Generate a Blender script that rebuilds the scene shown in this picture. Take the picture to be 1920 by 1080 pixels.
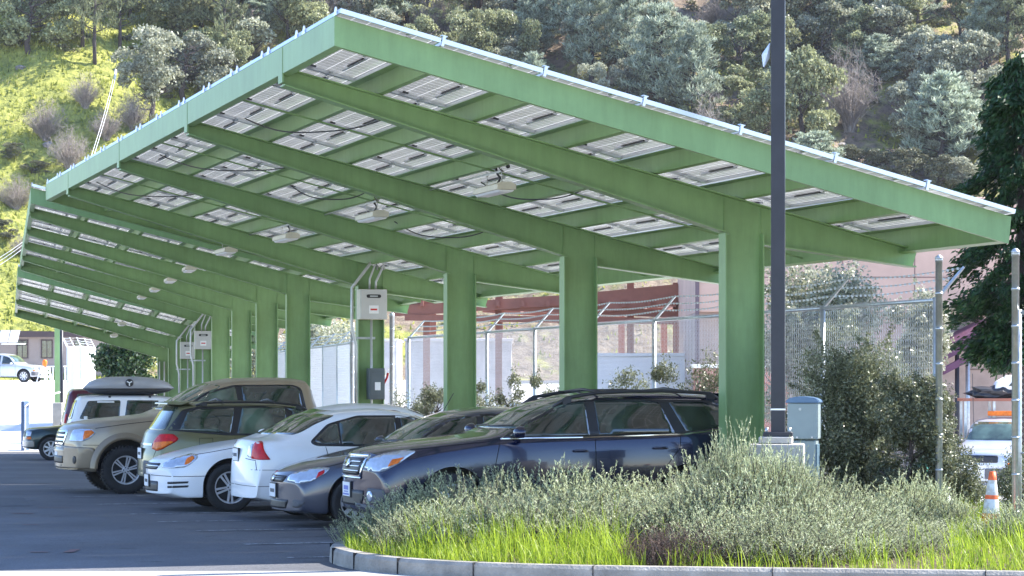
import bpy, bmesh, math, random
import numpy as np
from mathutils import Vector, Matrix
from mathutils.bvhtree import BVHTree
from mathutils.geometry import delaunay_2d_cdt
R = math.radians
for o in list(bpy.data.objects): bpy.data.objects.remove(o)
scene = bpy.context.scene
COL = scene.collection
# ------------------------------------------------------------------ camera, sky, sun, exposure
CAMH = 1.8
cd = bpy.data.cameras.new('camera'); cam = bpy.data.objects.new('camera', cd); COL.objects.link(cam)
cam.location = (0, 0, CAMH); cam.rotation_euler = (R(90), 0, 0)
cd.sensor_width = 36; cd.lens = 4700 / 1920 * 36; cd.shift_y = 172 / 1920
cd.clip_start = 0.5; cd.clip_end = 2000
scene.camera = cam
SUN_EL = R(46)
SUN_H = Vector((.95, .31)).normalized()
sd = Vector((SUN_H.x * math.cos(SUN_EL), SUN_H.y * math.cos(SUN_EL), math.sin(SUN_EL)))
world = bpy.data.worlds.new('World'); scene.world = world; world.use_nodes = True
wn = world.node_tree; wn.nodes.clear()
sky = wn.nodes.new('ShaderNodeTexSky'); sky.sky_type = 'NISHITA'; sky.sun_disc = False
sky.sun_elevation = SUN_EL; sky.sun_rotation = math.atan2(SUN_H.x, SUN_H.y)
sky.altitude = 600; sky.air_density = 1.0; sky.dust_density = 0.2; sky.ozone_density = 2.5
bgn = wn.nodes.new('ShaderNodeBackground'); bgn.inputs[1].default_value = 0.15
wo = wn.nodes.new('ShaderNodeOutputWorld')
tint = wn.nodes.new('ShaderNodeMix'); tint.data_type = 'RGBA'; tint.blend_type = 'MULTIPLY'; tint.inputs[0].default_value = 1; tint.inputs[7].default_value = (.94, .98, 1.10, 1)
wn.links.new(sky.outputs[0], tint.inputs[6]); wn.links.new(tint.outputs[2], bgn.inputs[0]); wn.links.new(bgn.outputs[0], wo.inputs[0])
sl = bpy.data.lights.new('sun', 'SUN'); sl.energy = 5.0; sl.angle = R(0.5); sl.color = (1, .95, .87)
so = bpy.data.objects.new('sun', sl); COL.objects.link(so)
so.rotation_euler = sd.to_track_quat('Z', 'Y').to_euler(); so.location = (30, 20, 60)
vs = scene.view_settings; vs.view_transform = 'Standard'; vs.look = 'None'; vs.gamma = 1; vs.use_curve_mapping = False
vs.exposure = 1.66
# ------------------------------------------------------------------ frames
class Frame:
    def __init__(s, phi): s.phi = phi; s.c = math.cos(phi); s.s = math.sin(phi)
    def p(s, a, t, h=0.0): return Vector((a * s.c - t * s.s, a * s.s + t * s.c, h))
    def m(s, a, t, h=0.0, extra=0.0): return Matrix.Translation(s.p(a, t, h)) @ Matrix.Rotation(s.phi + extra, 4, 'Z')
F1 = Frame(math.atan(1501 / 4700)); F2 = Frame(math.atan(957 / 4700)); FF = Frame(math.atan(1276 / 4700))
def px(x, z): return (x - 960) / 4700 * z            # photo column at depth z -> world x
def ph(y, z): return CAMH + (712 - y) / 4700 * z      # photo row at depth z -> world height
def interp(x, pts):
    if x <= pts[0][0]: return pts[0][1]
    for (x0, y0), (x1, y1) in zip(pts, pts[1:]):
        if x <= x1:
            u = (x - x0) / (x1 - x0); u = u * u * (3 - 2 * u)
            return y0 + (y1 - y0) * u
    return pts[-1][1]
def sstep(x, a, b):
    u = min(1, max(0, (x - a) / (b - a))); return u * u * (3 - 2 * u)
GP = [(-20, .06), (27, .06), (34, -.01), (43, -.06), (60, -.28), (80, -.72), (92, -.85), (100, -.8), (150, 1.55), (165, 1.75), (400, 1.75)]
def G(x, y):
    z = interp(y, GP)
    k = sstep(x, 6.5, 11) * sstep(y, 34, 50)
    return z * (1 - k) + (-.95) * k
def hill(x, y):
    base = 172 + 12 * sstep(-x, 20, 45) * 0 + 5 * math.sin(x * .05 + 1)
    d = y - base
    if d < 0: return None
    z = 1.6 + .66 * d * (1 - math.exp(-d / 5.0)) + 1.5 * math.sin(x * .11) * sstep(d, 4, 30) + 1.0 * math.sin(x * .23 + y * .17) * sstep(d, 3, 20)
    z += .35 * math.sin(x * .9 + math.sin(y * .7) * 2) * sstep(d, 3, 12)
    return z
# ------------------------------------------------------------------ object helpers
def obj(name, me, mat=None, parent=None, loc=None, rot=None, mtx=None):
    if isinstance(me, bmesh.types.BMesh):
        b = me; me = bpy.data.meshes.new(name); b.to_mesh(me); b.free()
    if mat is not None and not me.materials:
        for m in (mat if isinstance(mat, (list, tuple)) else [mat]): me.materials.append(m)
    o = bpy.data.objects.new(name, me); COL.objects.link(o)
    if parent: o.parent = parent
    if mtx is not None: o.matrix_local = mtx
    else:
        if loc is not None: o.location = loc
        if rot is not None: o.rotation_euler = rot
    return o
def tag(o, label, cat, group=None, kind=None):
    o['label'] = label
    if cat: o['category'] = cat
    if group: o['group'] = group
    if kind: o['kind'] = kind
    return o
def struct(o, label=None):
    o['kind'] = 'structure'
    if label: o['label'] = label
    return o
def thing(name, label, cat, mtx=None, group=None):
    o = bpy.data.objects.new(name, None); COL.objects.link(o); o.empty_display_size = .2
    if mtx is not None: o.matrix_local = mtx
    return tag(o, label, cat, group)
def box(bm, x0, x1, y0, y1, z0, z1, mi=0):
    v = [bm.verts.new((x, y, z)) for z in (z0, z1) for y in (y0, y1) for x in (x0, x1)]
    for f in ((0, 2, 3, 1), (4, 5, 7, 6), (0, 1, 5, 4), (2, 6, 7, 3), (0, 4, 6, 2), (1, 3, 7, 5)):
        fc = bm.faces.new([v[i] for i in f]); fc.material_index = mi
    return v
def prism(bm, pts, d0, d1, axis='y', mi=0):
    """polygon pts (u,v) extruded between d0 and d1 along axis"""
    def P(u, v, d): return {'y': (u, d, v), 'x': (d, u, v), 'z': (u, v, d)}[axis]
    a = [bm.verts.new(P(u, v, d0)) for u, v in pts]; b = [bm.verts.new(P(u, v, d1)) for u, v in pts]
    fs = [bm.faces.new(a), bm.faces.new(b[::-1])]
    n = len(pts)
    for i in range(n): fs.append(bm.faces.new((a[i], b[i], b[(i + 1) % n], a[(i + 1) % n])))
    for f in fs: f.material_index = mi
    return fs
def fixn(bm): bmesh.ops.recalc_face_normals(bm, faces=bm.faces)
def bevel(bm, w=.005, seg=1):
    fixn(bm)
    es = [e for e in bm.edges if len(e.link_faces) == 2 and e.calc_face_angle(0) > .6]
    bmesh.ops.bevel(bm, geom=es, offset=w, segments=seg, profile=.6, affect='EDGES')
def tube(bm, pts, r, n=6, cap=True, mi=0):
    pts = [Vector(p) for p in pts]
    rs = r if isinstance(r, (list, tuple)) else [r] * len(pts)
    rings = []; prev = None
    for i, p in enumerate(pts):
        d = (pts[min(i + 1, len(pts) - 1)] - pts[max(i - 1, 0)])
        if d.length < 1e-9: d = Vector((0, 0, 1))
        d.normalize()
        if prev is None:
            up = Vector((0, 0, 1)) if abs(d.z) < .9 else Vector((1, 0, 0))
            u = d.cross(up).normalized()
        else:
            u = (prev - d * prev.dot(d)).normalized()
        prev = u; w = d.cross(u)
        rings.append([bm.verts.new(p + (u * math.cos(6.28318 * k / n) + w * math.sin(6.28318 * k / n)) * rs[i]) for k in range(n)])
    for a, b in zip(rings, rings[1:]):
        for k in range(n):
            f = bm.faces.new((a[k], a[(k + 1) % n], b[(k + 1) % n], b[k])); f.smooth = n > 5; f.material_index = mi
    if cap:
        for ring in (rings[0][::-1], rings[-1]):
            f = bm.faces.new(ring); f.material_index = mi
def lathe(bm, prof, n=32, axis='z', close=False, mi=0, smooth=True):
    rings = []
    for (r, h) in prof:
        ring = []
        for k in range(n):
            a = 2 * math.pi * k / n; x, y = r * math.cos(a), r * math.sin(a)
            ring.append(bm.verts.new({'z': (x, y, h), 'y': (x, h, y), 'x': (h, x, y)}[axis]))
        rings.append(ring)
    prs = list(zip(rings, rings[1:]))
    if close: prs.append((rings[-1], rings[0]))
    for a, b in prs:
        for k in range(n):
            f = bm.faces.new((a[k], a[(k + 1) % n], b[(k + 1) % n], b[k])); f.smooth = smooth; f.material_index = mi
    return rings
def npmesh(name, V, F, smooth=False):
    """V (N,3), F (M,k) k=3 or 4"""
    me = bpy.data.meshes.new(name)
    V = np.asarray(V, np.float32).reshape(-1, 3); F = np.asarray(F, np.int32)
    k = F.shape[1]
    me.vertices.add(len(V)); me.vertices.foreach_set('co', V.ravel())
    me.loops.add(F.size); me.loops.foreach_set('vertex_index', F.ravel())
    me.polygons.add(len(F)); me.polygons.foreach_set('loop_start', np.arange(0, F.size, k, dtype=np.int32))
    me.polygons.foreach_set('loop_total', np.full(len(F), k, np.int32))
    if smooth: me.polygons.foreach_set('use_smooth', np.ones(len(F), bool))
    me.update(calc_edges=True); me.validate()
    return me
# ------------------------------------------------------------------ materials
def newmat(name):
    m = bpy.data.materials.new(name); m.use_nodes = True; nt = m.node_tree
    return m, nt, nt.nodes['Principled BSDF']
def mat(name, col, rough=.6, metal=0, var=.12, scale=3.0, bump=0, bscale=40, coat=0, spec=None, col2=None, sharp=False, det=6):
    m, nt, p = newmat(name); N = nt.nodes; L = nt.links
    p.inputs['Roughness'].default_value = rough; p.inputs['Metallic'].default_value = metal
    if coat: p.inputs['Coat Weight'].default_value = coat; p.inputs['Coat Roughness'].default_value = .04
    if spec is not None: p.inputs['Specular IOR Level'].default_value = spec
    tc = N.new('ShaderNodeTexCoord')
    nz = N.new('ShaderNodeTexNoise'); nz.inputs['Scale'].default_value = scale; nz.inputs['Detail'].default_value = det; nz.inputs['Roughness'].default_value = .65
    L.new(tc.outputs['Object'], nz.inputs['Vector'])
    cr = N.new('ShaderNodeValToRGB')
    lo, hi = (.46, .54) if sharp else (.3, .7)
    cr.color_ramp.elements[0].position = lo; cr.color_ramp.elements[1].position = hi
    c2 = col2 if col2 else tuple(min(1, c * (1 + var)) for c in col)
    c1 = col if col2 else tuple(c * (1 - var) for c in col)
    cr.color_ramp.elements[0].color = (*c1, 1); cr.color_ramp.elements[1].color = (*c2, 1)
    L.new(nz.outputs['Fac'], cr.inputs['Fac']); L.new(cr.outputs['Color'], p.inputs['Base Color'])
    if bump:
        nb = N.new('ShaderNodeTexNoise'); nb.inputs['Scale'].default_value = bscale; nb.inputs['Detail'].default_value = 4
        L.new(tc.outputs['Object'], nb.inputs['Vector'])
        bp = N.new('ShaderNodeBump'); bp.inputs['Strength'].default_value = bump; bp.inputs['Distance'].default_value = .02
        L.new(nb.outputs['Fac'], bp.inputs['Height']); L.new(bp.outputs['Normal'], p.inputs['Normal'])
    return m
def leafmat(name, c1, c2, rough=.5, trans=.35, clump=.5, spec=.4, c3=None):
    m, nt, p = newmat(name); N = nt.nodes; L = nt.links
    geo = N.new('ShaderNodeNewGeometry'); tc = N.new('ShaderNodeTexCoord'); oi = N.new('ShaderNodeObjectInfo')
    nz = N.new('ShaderNodeTexNoise'); nz.inputs['Scale'].default_value = clump; nz.inputs['Detail'].default_value = 2
    L.new(tc.outputs['Object'], nz.inputs['Vector'])
    ad = N.new('ShaderNodeMath'); ad.operation = 'MULTIPLY_ADD'; ad.inputs[1].default_value = .55
    L.new(geo.outputs['Random Per Island'], ad.inputs[0])
    mu = N.new('ShaderNodeMath'); mu.operation = 'MULTIPLY'; mu.inputs[1].default_value = .5
    L.new(nz.outputs['Fac'], mu.inputs[0]); L.new(mu.outputs[0], ad.inputs[2])
    cr = N.new('ShaderNodeValToRGB'); cr.color_ramp.elements[0].position = .2; cr.color_ramp.elements[1].position = .75
    cr.color_ramp.elements[0].color = (*c1, 1); cr.color_ramp.elements[1].color = (*c2, 1)
    if c3:
        e = cr.color_ramp.elements.new(.9); e.color = (*c3, 1)
    L.new(ad.outputs[0], cr.inputs['Fac'])
    hs = N.new('ShaderNodeHueSaturation'); mr = N.new('ShaderNodeMapRange'); mr.inputs[3].default_value = .8; mr.inputs[4].default_value = 1.25
    L.new(oi.outputs['Random'], mr.inputs[0]); L.new(mr.outputs[0], hs.inputs['Value']); L.new(cr.outputs['Color'], hs.inputs['Color'])
    L.new(hs.outputs['Color'], p.inputs['Base Color']); p.inputs['Roughness'].default_value = rough; p.inputs['Specular IOR Level'].default_value = spec
    tr = N.new('ShaderNodeBsdfTranslucent'); L.new(hs.outputs['Color'], tr.inputs['Color'])
    mx = N.new('ShaderNodeMixShader'); mx.inputs[0].default_value = trans
    L.new(p.outputs[0], mx.inputs[1]); L.new(tr.outputs[0], mx.inputs[2])
    L.new(mx.outputs[0], nt.nodes['Material Output'].inputs['Surface'])
    return m
GREEN = mat('green_paint', (.195, .315, .13), .45, var=.13, scale=1.3, bump=.03, bscale=6, spec=.35)
def weather(m):
    nt = m.node_tree; N = nt.nodes; L = nt.links; p = N['Principled BSDF']; src = p.inputs['Base Color'].links[0].from_socket
    tc = N.new('ShaderNodeTexCoord'); mp = N.new('ShaderNodeMapping'); mp.inputs['Scale'].default_value = (7, 7, .9); L.new(tc.outputs['Object'], mp.inputs[0])
    nz = N.new('ShaderNodeTexNoise'); nz.inputs['Scale'].default_value = 1.6; nz.inputs['Detail'].default_value = 7; nz.inputs['Roughness'].default_value = .7; L.new(mp.outputs[0], nz.inputs['Vector'])
    cr = N.new('ShaderNodeValToRGB'); cr.color_ramp.elements[0].position = .30; cr.color_ramp.elements[1].position = .62
    cr.color_ramp.elements[0].color = (.72, .70, .62, 1); cr.color_ramp.elements[1].color = (1.05, 1.05, 1.05, 1); L.new(nz.outputs['Fac'], cr.inputs['Fac'])
    mx = N.new('ShaderNodeMix'); mx.data_type = 'RGBA'; mx.blend_type = 'MULTIPLY'; mx.inputs[0].default_value = .42
    L.new(src, mx.inputs[6]); L.new(cr.outputs['Color'], mx.inputs[7]); L.new(mx.outputs[2], p.inputs['Base Color'])
weather(GREEN)
ALU = mat('aluminium', (.6, .62, .66), .3, .85, var=.06, scale=8)
GALV = mat('galvanised_steel', (.46, .49, .5), .38, .7, var=.18, scale=14)
GALVL = mat('galvanised_wire', (.55, .57, .6), .35, .6, var=.1, scale=30)
CONC = mat('concrete', (.42, .39, .34), .85, var=.22, scale=2.5, bump=.5, bscale=30)
CONCL = mat('pale_concrete', (.66, .64, .62), .85, var=.1, scale=.6, bump=.3, bscale=20)
PAINTW = mat('white_marking', (.62, .64, .66), .7, col2=(.10, .11, .13), scale=5, det=9)
BLACKP = mat('black_plastic', (.018, .018, .02), .45, var=.2, scale=20)
BLACKM = mat('dark_bronze_metal', (.022, .022, .028), .45, .1, var=.25, scale=4)
RUBBER = mat('rubber', (.02, .02, .021), .75, var=.3, scale=14, bump=.4, bscale=60)
ORANGE = mat('orange_plastic', (.85, .13, .02), .45, var=.12, scale=12)
WHITEP = mat('white_plastic', (.78, .78, .76), .5, var=.05, scale=8)
FIXT = mat('fixture_enamel', (.60, .56, .44), .5, var=.1, scale=9)
CONDUIT = mat('grey_conduit', (.5, .5, .48), .4, .4, var=.08, scale=9)
REDP = mat('red_paint', (.55, .02, .02), .4, var=.1, scale=9)
def glassmat(name, col, rough=.03):
    m, nt, p = newmat(name); N = nt.nodes; L = nt.links
    p.inputs['Base Color'].default_value = (*col, 1); p.inputs['Roughness'].default_value = rough
    p.inputs['IOR'].default_value = 1.55; p.inputs['Specular IOR Level'].default_value = .8
    p.inputs['Coat Weight'].default_value = .5; p.inputs['Coat Roughness'].default_value = .02
    tc = N.new('ShaderNodeTexCoord'); nz = N.new('ShaderNodeTexNoise'); nz.inputs['Scale'].default_value = 2.2; nz.inputs['Detail'].default_value = 3
    L.new(tc.outputs['Object'], nz.inputs['Vector'])
    cr = N.new('ShaderNodeValToRGB'); cr.color_ramp.elements[0].position = .38; cr.color_ramp.elements[1].position = .68
    cr.color_ramp.elements[0].color = (*(c * .45 for c in col), 1); cr.color_ramp.elements[1].color = (*(c * 2.2 for c in col), 1)
    L.new(nz.outputs['Fac'], cr.inputs['Fac']); L.new(cr.outputs['Color'], p.inputs['Base Color'])
    return m
GLASS = glassmat('car_glass', (.022, .032, .027))
GLASSG = glassmat('greenish_glass', (.05, .075, .055))
CHROME = mat('chrome', (.72, .73, .75), .12, 1, var=.05, scale=9)
RIM = mat('alloy_rim', (.62, .62, .64), .35, .35, var=.1, scale=9)
LAMPC = mat('clear_lamp', (.5, .54, .6), .1, .5, var=.15, scale=16, coat=1)
LAMPR = mat('red_lamp', (.55, .008, .010), .3, 0, var=.35, scale=14, coat=.15, spec=.3)
LAMPO = mat('amber_lamp', (.8, .17, .010), .3, 0, var=.3, scale=14, coat=.15, spec=.3)
SEAM = mat('seam_shadow_gap', (.008, .008, .009), .9, var=.1)
PLATE = mat('number_plate', (.75, .76, .78), .4, var=.05, scale=20)
BLUEP = mat('blue_print', (.06, .12, .5), .4, var=.05, scale=20)
def paint(name, col, rough=.28, metal=.35, flake=.06, coat=.55):
    return mat(name, col, rough, metal, var=flake, scale=3, coat=coat)

# ---------------------------------------------------------------- terrain
def grid_mesh(name, xs, ys, fz):
    V = []; idx = {}
    for j, y in enumerate(ys):
        for i, x in enumerate(xs):
            V.append((x, y, fz(x, y)))
    n = len(xs); F = [(j * n + i, j * n + i + 1, (j + 1) * n + i + 1, (j + 1) * n + i) for j in range(len(ys) - 1) for i in range(n - 1)]
    return npmesh(name, V, F, True)
def asphalt():
    m, nt, p = newmat('asphalt'); N = nt.nodes; L = nt.links
    tc = N.new('ShaderNodeTexCoord')
    def noise(s, d=5, r=.6):
        n = N.new('ShaderNodeTexNoise'); n.inputs['Scale'].default_value = s; n.inputs['Detail'].default_value = d; n.inputs['Roughness'].default_value = r
        L.new(tc.outputs['Object'], n.inputs['Vector']); return n
    n1 = noise(.35, 5); n2 = noise(60, 3); n3 = noise(1.6, 6, .7)
    cr = N.new('ShaderNodeValToRGB'); cr.color_ramp.elements[0].position = .3; cr.color_ramp.elements[1].position = .72
    cr.color_ramp.elements[0].color = (.06, .062, .07, 1); cr.color_ramp.elements[1].color = (.13, .132, .142, 1)
    L.new(n1.outputs['Fac'], cr.inputs['Fac'])
    cr2 = N.new('ShaderNodeValToRGB'); cr2.color_ramp.elements[0].position = .35; cr2.color_ramp.elements[1].position = .7
    cr2.color_ramp.elements[0].color = (.62, .62, .62, 1); cr2.color_ramp.elements[1].color = (1.35, 1.35, 1.35, 1)
    L.new(n2.outputs['Fac'], cr2.inputs['Fac'])
    mx = N.new('ShaderNodeMix'); mx.data_type = 'RGBA'; mx.blend_type = 'MULTIPLY'; mx.inputs[0].default_value = 1
    L.new(cr.outputs['Color'], mx.inputs[6]); L.new(cr2.outputs['Color'], mx.inputs[7])
    cr3 = N.new('ShaderNodeValToRGB'); cr3.color_ramp.elements[0].position = .30; cr3.color_ramp.elements[1].position = .40
    cr3.color_ramp.elements[0].color = (.38, .38, .38, 1); cr3.color_ramp.elements[1].color = (1, 1, 1, 1)
    L.new(n3.outputs['Fac'], cr3.inputs['Fac'])
    m2 = N.new('ShaderNodeMix'); m2.data_type = 'RGBA'; m2.blend_type = 'MULTIPLY'; m2.inputs[0].default_value = 1
    L.new(mx.outputs[2], m2.inputs[6]); L.new(cr3.outputs['Color'], m2.inputs[7])
    # fine cracks
    vo = N.new('ShaderNodeTexVoronoi'); vo.feature = 'DISTANCE_TO_EDGE'; vo.inputs['Scale'].default_value = .9
    wv = N.new('ShaderNodeVectorMath'); wv.operation = 'ADD'; n4 = noise(2.2, 6, .8)
    L.new(tc.outputs['Object'], wv.inputs[0]); L.new(n4.outputs['Color'], wv.inputs[1]); L.new(wv.outputs[0], vo.inputs['Vector'])
    cr4 = N.new('ShaderNodeValToRGB'); cr4.color_ramp.elements[0].position = 0; cr4.color_ramp.elements[1].position = .006
    cr4.color_ramp.elements[0].color = (.5, .5, .5, 1); cr4.color_ramp.elements[1].color = (1, 1, 1, 1)
    L.new(vo.outputs['Distance'], cr4.inputs['Fac'])
    m3 = N.new('ShaderNodeMix'); m3.data_type = 'RGBA'; m3.blend_type = 'MULTIPLY'; m3.inputs[0].default_value = 1
    L.new(m2.outputs[2], m3.inputs[6]); L.new(cr4.outputs['Color'], m3.inputs[7])
    L.new(m3.outputs[2], p.inputs['Base Color'])
    p.inputs['Roughness'].default_value = .75
    bp = N.new('ShaderNodeBump'); bp.inputs['Strength'].default_value = .5; bp.inputs['Distance'].default_value = .01
    L.new(n2.outputs['Fac'], bp.inputs['Height']); L.new(bp.outputs['Normal'], p.inputs['Normal'])
    return m
def ground():
    xs = list(np.arange(-60, 61, 2.0)); xs = [-120, -90] + xs + [90, 120]
    ys = [-30, -10, 5, 12] + list(np.arange(18, 176, 2.0)) + [180, 200, 265]
    o = obj('ground', grid_mesh('ground', xs, ys, G), asphalt()); struct(o, 'dark asphalt of the parking lot')
    # pale concrete drive beyond the row, and the yard behind the fence
    def patch(name, xs, ys, m, label, lift=.005, shear=None):
        f = (lambda x, y: G(x, y) + lift)
        me = grid_mesh(name, xs, ys, f)
        if shear:
            n = len(me.vertices); co = np.zeros(n * 3, np.float32); me.vertices.foreach_get('co', co); co = co.reshape(-1, 3)
            co[:, 0] += (co[:, 1] - shear[0]) * shear[1]
            for i in range(n): co[i, 2] = G(co[i, 0], co[i, 1]) + lift
            me.vertices.foreach_set('co', co.ravel()); me.update()
        return struct(obj(name, me, m), label)
    patch('driveway', list(np.arange(-46, -5, 1.5)), list(np.arange(91.4, 172, 2.0)), CONCL, 'sun-bleached concrete drive climbing beyond the row of cars', .02)
    # yard behind the fence (fence line: x = 10.97/.965 - .2715*y -> )
    V = []; F = []
    ys = np.arange(24, 150, 1.5)
    for y in ys:
        x0 = px(-316, y) + 11.37 + .35
        if y > 55: x0 += min(2.2, (y - 55) * .2)
        for k in range(24):
            x = x0 + (38 * (k / 23) ** 1.6); V.append((x, y, G(x, y) + .012))
    for j in range(len(ys) - 1):
        for k in range(23): F.append((j * 24 + k, j * 24 + k + 1, (j + 1) * 24 + k + 1, (j + 1) * 24 + k))
    struct(obj('yard', npmesh('yard', V, F, True), CONCL), 'bright concrete yard behind the chain-link fence')
ground()
def hillmat():
    m, nt, p = newmat('hillside_ground'); N = nt.nodes; L = nt.links
    tc = N.new('ShaderNodeTexCoord')
    def noise(s, d=5, r=.6):
        n = N.new('ShaderNodeTexNoise'); n.inputs['Scale'].default_value = s; n.inputs['Detail'].default_value = d; n.inputs['Roughness'].default_value = r
        L.new(tc.outputs['Object'], n.inputs['Vector']); return n
    n1 = noise(.16, 8, .7); n2 = noise(1.3, 8, .75); n3 = noise(.5, 5, .6)
    sx = N.new('ShaderNodeSeparateXYZ'); L.new(tc.outputs['Object'], sx.inputs[0])
    # left side grassier
    mr = N.new('ShaderNodeMapRange'); mr.inputs[1].default_value = -34; mr.inputs[2].default_value = -12; mr.inputs[3].default_value = .26; mr.inputs[4].default_value = -.03
    L.new(sx.outputs['X'], mr.inputs[0])
    ad = N.new('ShaderNodeMath'); L.new(n1.outputs['Fac'], ad.inputs[0]); L.new(mr.outputs[0], ad.inputs[1])
    cr = N.new('ShaderNodeValToRGB'); cr.color_ramp.elements[0].position = .47; cr.color_ramp.elements[1].position = .58
    cr.color_ramp.elements[0].color = (0, 0, 0, 1); cr.color_ramp.elements[1].color = (1, 1, 1, 1); L.new(ad.outputs[0], cr.inputs['Fac'])
    soil = N.new('ShaderNodeValToRGB'); soil.color_ramp.elements[0].position = .35; soil.color_ramp.elements[1].position = .65
    soil.color_ramp.elements[0].color = (.14, .10, .07, 1); soil.color_ramp.elements[1].color = (.36, .28, .2, 1); L.new(n2.outputs['Fac'], soil.inputs['Fac'])
    gr = N.new('ShaderNodeValToRGB'); gr.color_ramp.elements[0].position = .35; gr.color_ramp.elements[1].position = .62
    gr.color_ramp.elements[0].color = (.12, .15, .03, 1); gr.color_ramp.elements[1].color = (.46, .46, .10, 1)
    e = gr.color_ramp.elements.new(.72); e.color = (.44, .36, .2, 1)
    L.new(n2.outputs['Fac'], gr.inputs['Fac'])
    mx = N.new('ShaderNodeMix'); mx.data_type = 'RGBA'; L.new(cr.outputs['Color'], mx.inputs[0]); L.new(soil.outputs['Color'], mx.inputs[6]); L.new(gr.outputs['Color'], mx.inputs[7])
    L.new(mx.outputs[2], p.inputs['Base Color']); p.inputs['Roughness'].default_value = .95
    bp = N.new('ShaderNodeBump'); bp.inputs['Strength'].default_value = 1; bp.inputs['Distance'].default_value = .5
    L.new(n2.outputs['Fac'], bp.inputs['Height']); L.new(bp.outputs['Normal'], p.inputs['Normal'])
    return m
HILLM = hillmat()
def hz(x, y):
    h = hill(x, y); return h if h is not None else 1.0
def hillside():
    xs = list(np.arange(-75, 76, 1.0)); ys = list(np.arange(166, 265, 1.0))
    o = obj('hillside', grid_mesh('hillside', xs, ys, lambda x, y: hz(x, y)), HILLM); struct(o, 'steep hillside with grass and bare soil')
hillside()
def hillpoint(pxx, py):
    z = 165.0
    while z < 330:
        h = hill(px(pxx, z), z)
        if h is not None and h >= ph(py, z): return Vector((px(pxx, z), z, h))
        z += .25
    return Vector((px(pxx, 240), 240, hz(px(pxx, 240), 240)))
rng = np.random.default_rng(7)
# grass tufts on the hillside: uncountable
def hill_tufts():
    N = 26000
    P = []
    while len(P) < N:
        q = rng.uniform(0, 1, 2)
        if rng.random() < .6: X = rng.uniform(-48, -22)
        else: X = rng.uniform(-48, 48)
        Y = rng.uniform(170, 245); h = hill(X, Y)
        if h is None: continue
        P.append((X, Y, h))
    P = np.array(P); n = len(P)
    ang = rng.uniform(0, 6.28, n); L_ = rng.uniform(.15, .45, n); W = rng.uniform(.05, .16, n)
    lean = rng.normal(0, .25, (n, 2)) * L_[:, None]
    d = np.stack([np.cos(ang), np.sin(ang), np.zeros(n)], 1) * W[:, None]
    top = P + np.concatenate([lean, L_[:, None]], 1)
    V = np.stack([P - d - [0, 0, .05], P + d - [0, 0, .05], top], 1).reshape(-1, 3)
    F = np.arange(n * 3).reshape(-1, 3)
    m = leafmat('hill_grass', (.14, .17, .03), (.44, .45, .10), .8, .35, .3, .2, (.48, .40, .25))
    tag(obj('hill_grass', npmesh('hill_grass', V, F), m), 'yellow-green grass tufts scattered over the hillside', 'grass', kind='stuff')
hill_tufts()
# ------------------------------------------------------------------ solar carports
SL = .245
def panel_material():
    m, nt, p = newmat('solar_cells'); N = nt.nodes; L = nt.links
    tc = N.new('ShaderNodeTexCoord'); sx = N.new('ShaderNodeSeparateXYZ'); L.new(tc.outputs['Object'], sx.inputs[0])
    def cells(sock, per, w):
        a = N.new('ShaderNodeMath'); a.operation = 'DIVIDE'; a.inputs[1].default_value = per; L.new(sock, a.inputs[0])
        b = N.new('ShaderNodeMath'); b.operation = 'FRACT'; L.new(a.outputs[0], b.inputs[0])
        c = N.new('ShaderNodeMath'); c.operation = 'LESS_THAN'; c.inputs[1].default_value = w; L.new(b.outputs[0], c.inputs[0]); return c
    cx = cells(sx.outputs['X'], .158, .03); cy = cells(sx.outputs['Y'], .158, .035); bb = cells(sx.outputs['X'], .0527, .16)
    gap = N.new('ShaderNodeMath'); gap.operation = 'MAXIMUM'; L.new(cx.outputs[0], gap.inputs[0]); L.new(cy.outputs[0], gap.inputs[1])
    geo = N.new('ShaderNodeNewGeometry'); oi = N.new('ShaderNodeObjectInfo')
    under = N.new('ShaderNodeMix'); under.data_type = 'RGBA'
    nz = N.new('ShaderNodeTexNoise'); nz.inputs['Scale'].default_value = 1.4; nz.inputs['Detail'].default_value = 3; L.new(tc.outputs['Object'], nz.inputs['Vector'])
    cr = N.new('ShaderNodeValToRGB'); cr.color_ramp.elements[0].position = .35; cr.color_ramp.elements[1].position = .65
    cr.color_ramp.elements[0].color = (.19, .185, .17, 1); cr.color_ramp.elements[1].color = (.42, .41, .39, 1); L.new(nz.outputs['Fac'], cr.inputs['Fac'])
    L.new(bb.outputs[0], under.inputs[0]); L.new(cr.outputs['Color'], under.inputs[6]); under.inputs[7].default_value = (.40, .39, .37, 1)
    face = N.new('ShaderNodeMix'); face.data_type = 'RGBA'; L.new(geo.outputs['Backfacing'], face.inputs[0])
    face.inputs[6].default_value = (.012, .016, .04, 1); L.new(under.outputs[2], face.inputs[7])
    L.new(face.outputs[2], p.inputs['Base Color']); p.inputs['Roughness'].default_value = .22
    tl = N.new('ShaderNodeBsdfTranslucent'); tl.inputs['Color'].default_value = (.6, .6, .58, 1)
    df = N.new('ShaderNodeBsdfDiffuse'); df.inputs['Color'].default_value = (.7, .7, .68, 1)
    ms = N.new('ShaderNodeMixShader'); ms.inputs[0].default_value = .5; L.new(df.outputs[0], ms.inputs[1]); L.new(tl.outputs[0], ms.inputs[2])
    # cells let a little light through at the bus bars
    m0 = N.new('ShaderNodeMixShader'); m0.inputs[0].default_value = .09; L.new(p.outputs[0], m0.inputs[1]); L.new(tl.outputs[0], m0.inputs[2])
    mx = N.new('ShaderNodeMixShader'); L.new(gap.outputs[0], mx.inputs[0]); L.new(m0.outputs[0], mx.inputs[1]); L.new(ms.outputs[0], mx.inputs[2])
    L.new(mx.outputs[0], nt.nodes['Material Output'].inputs['Surface'])
    return m
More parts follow.
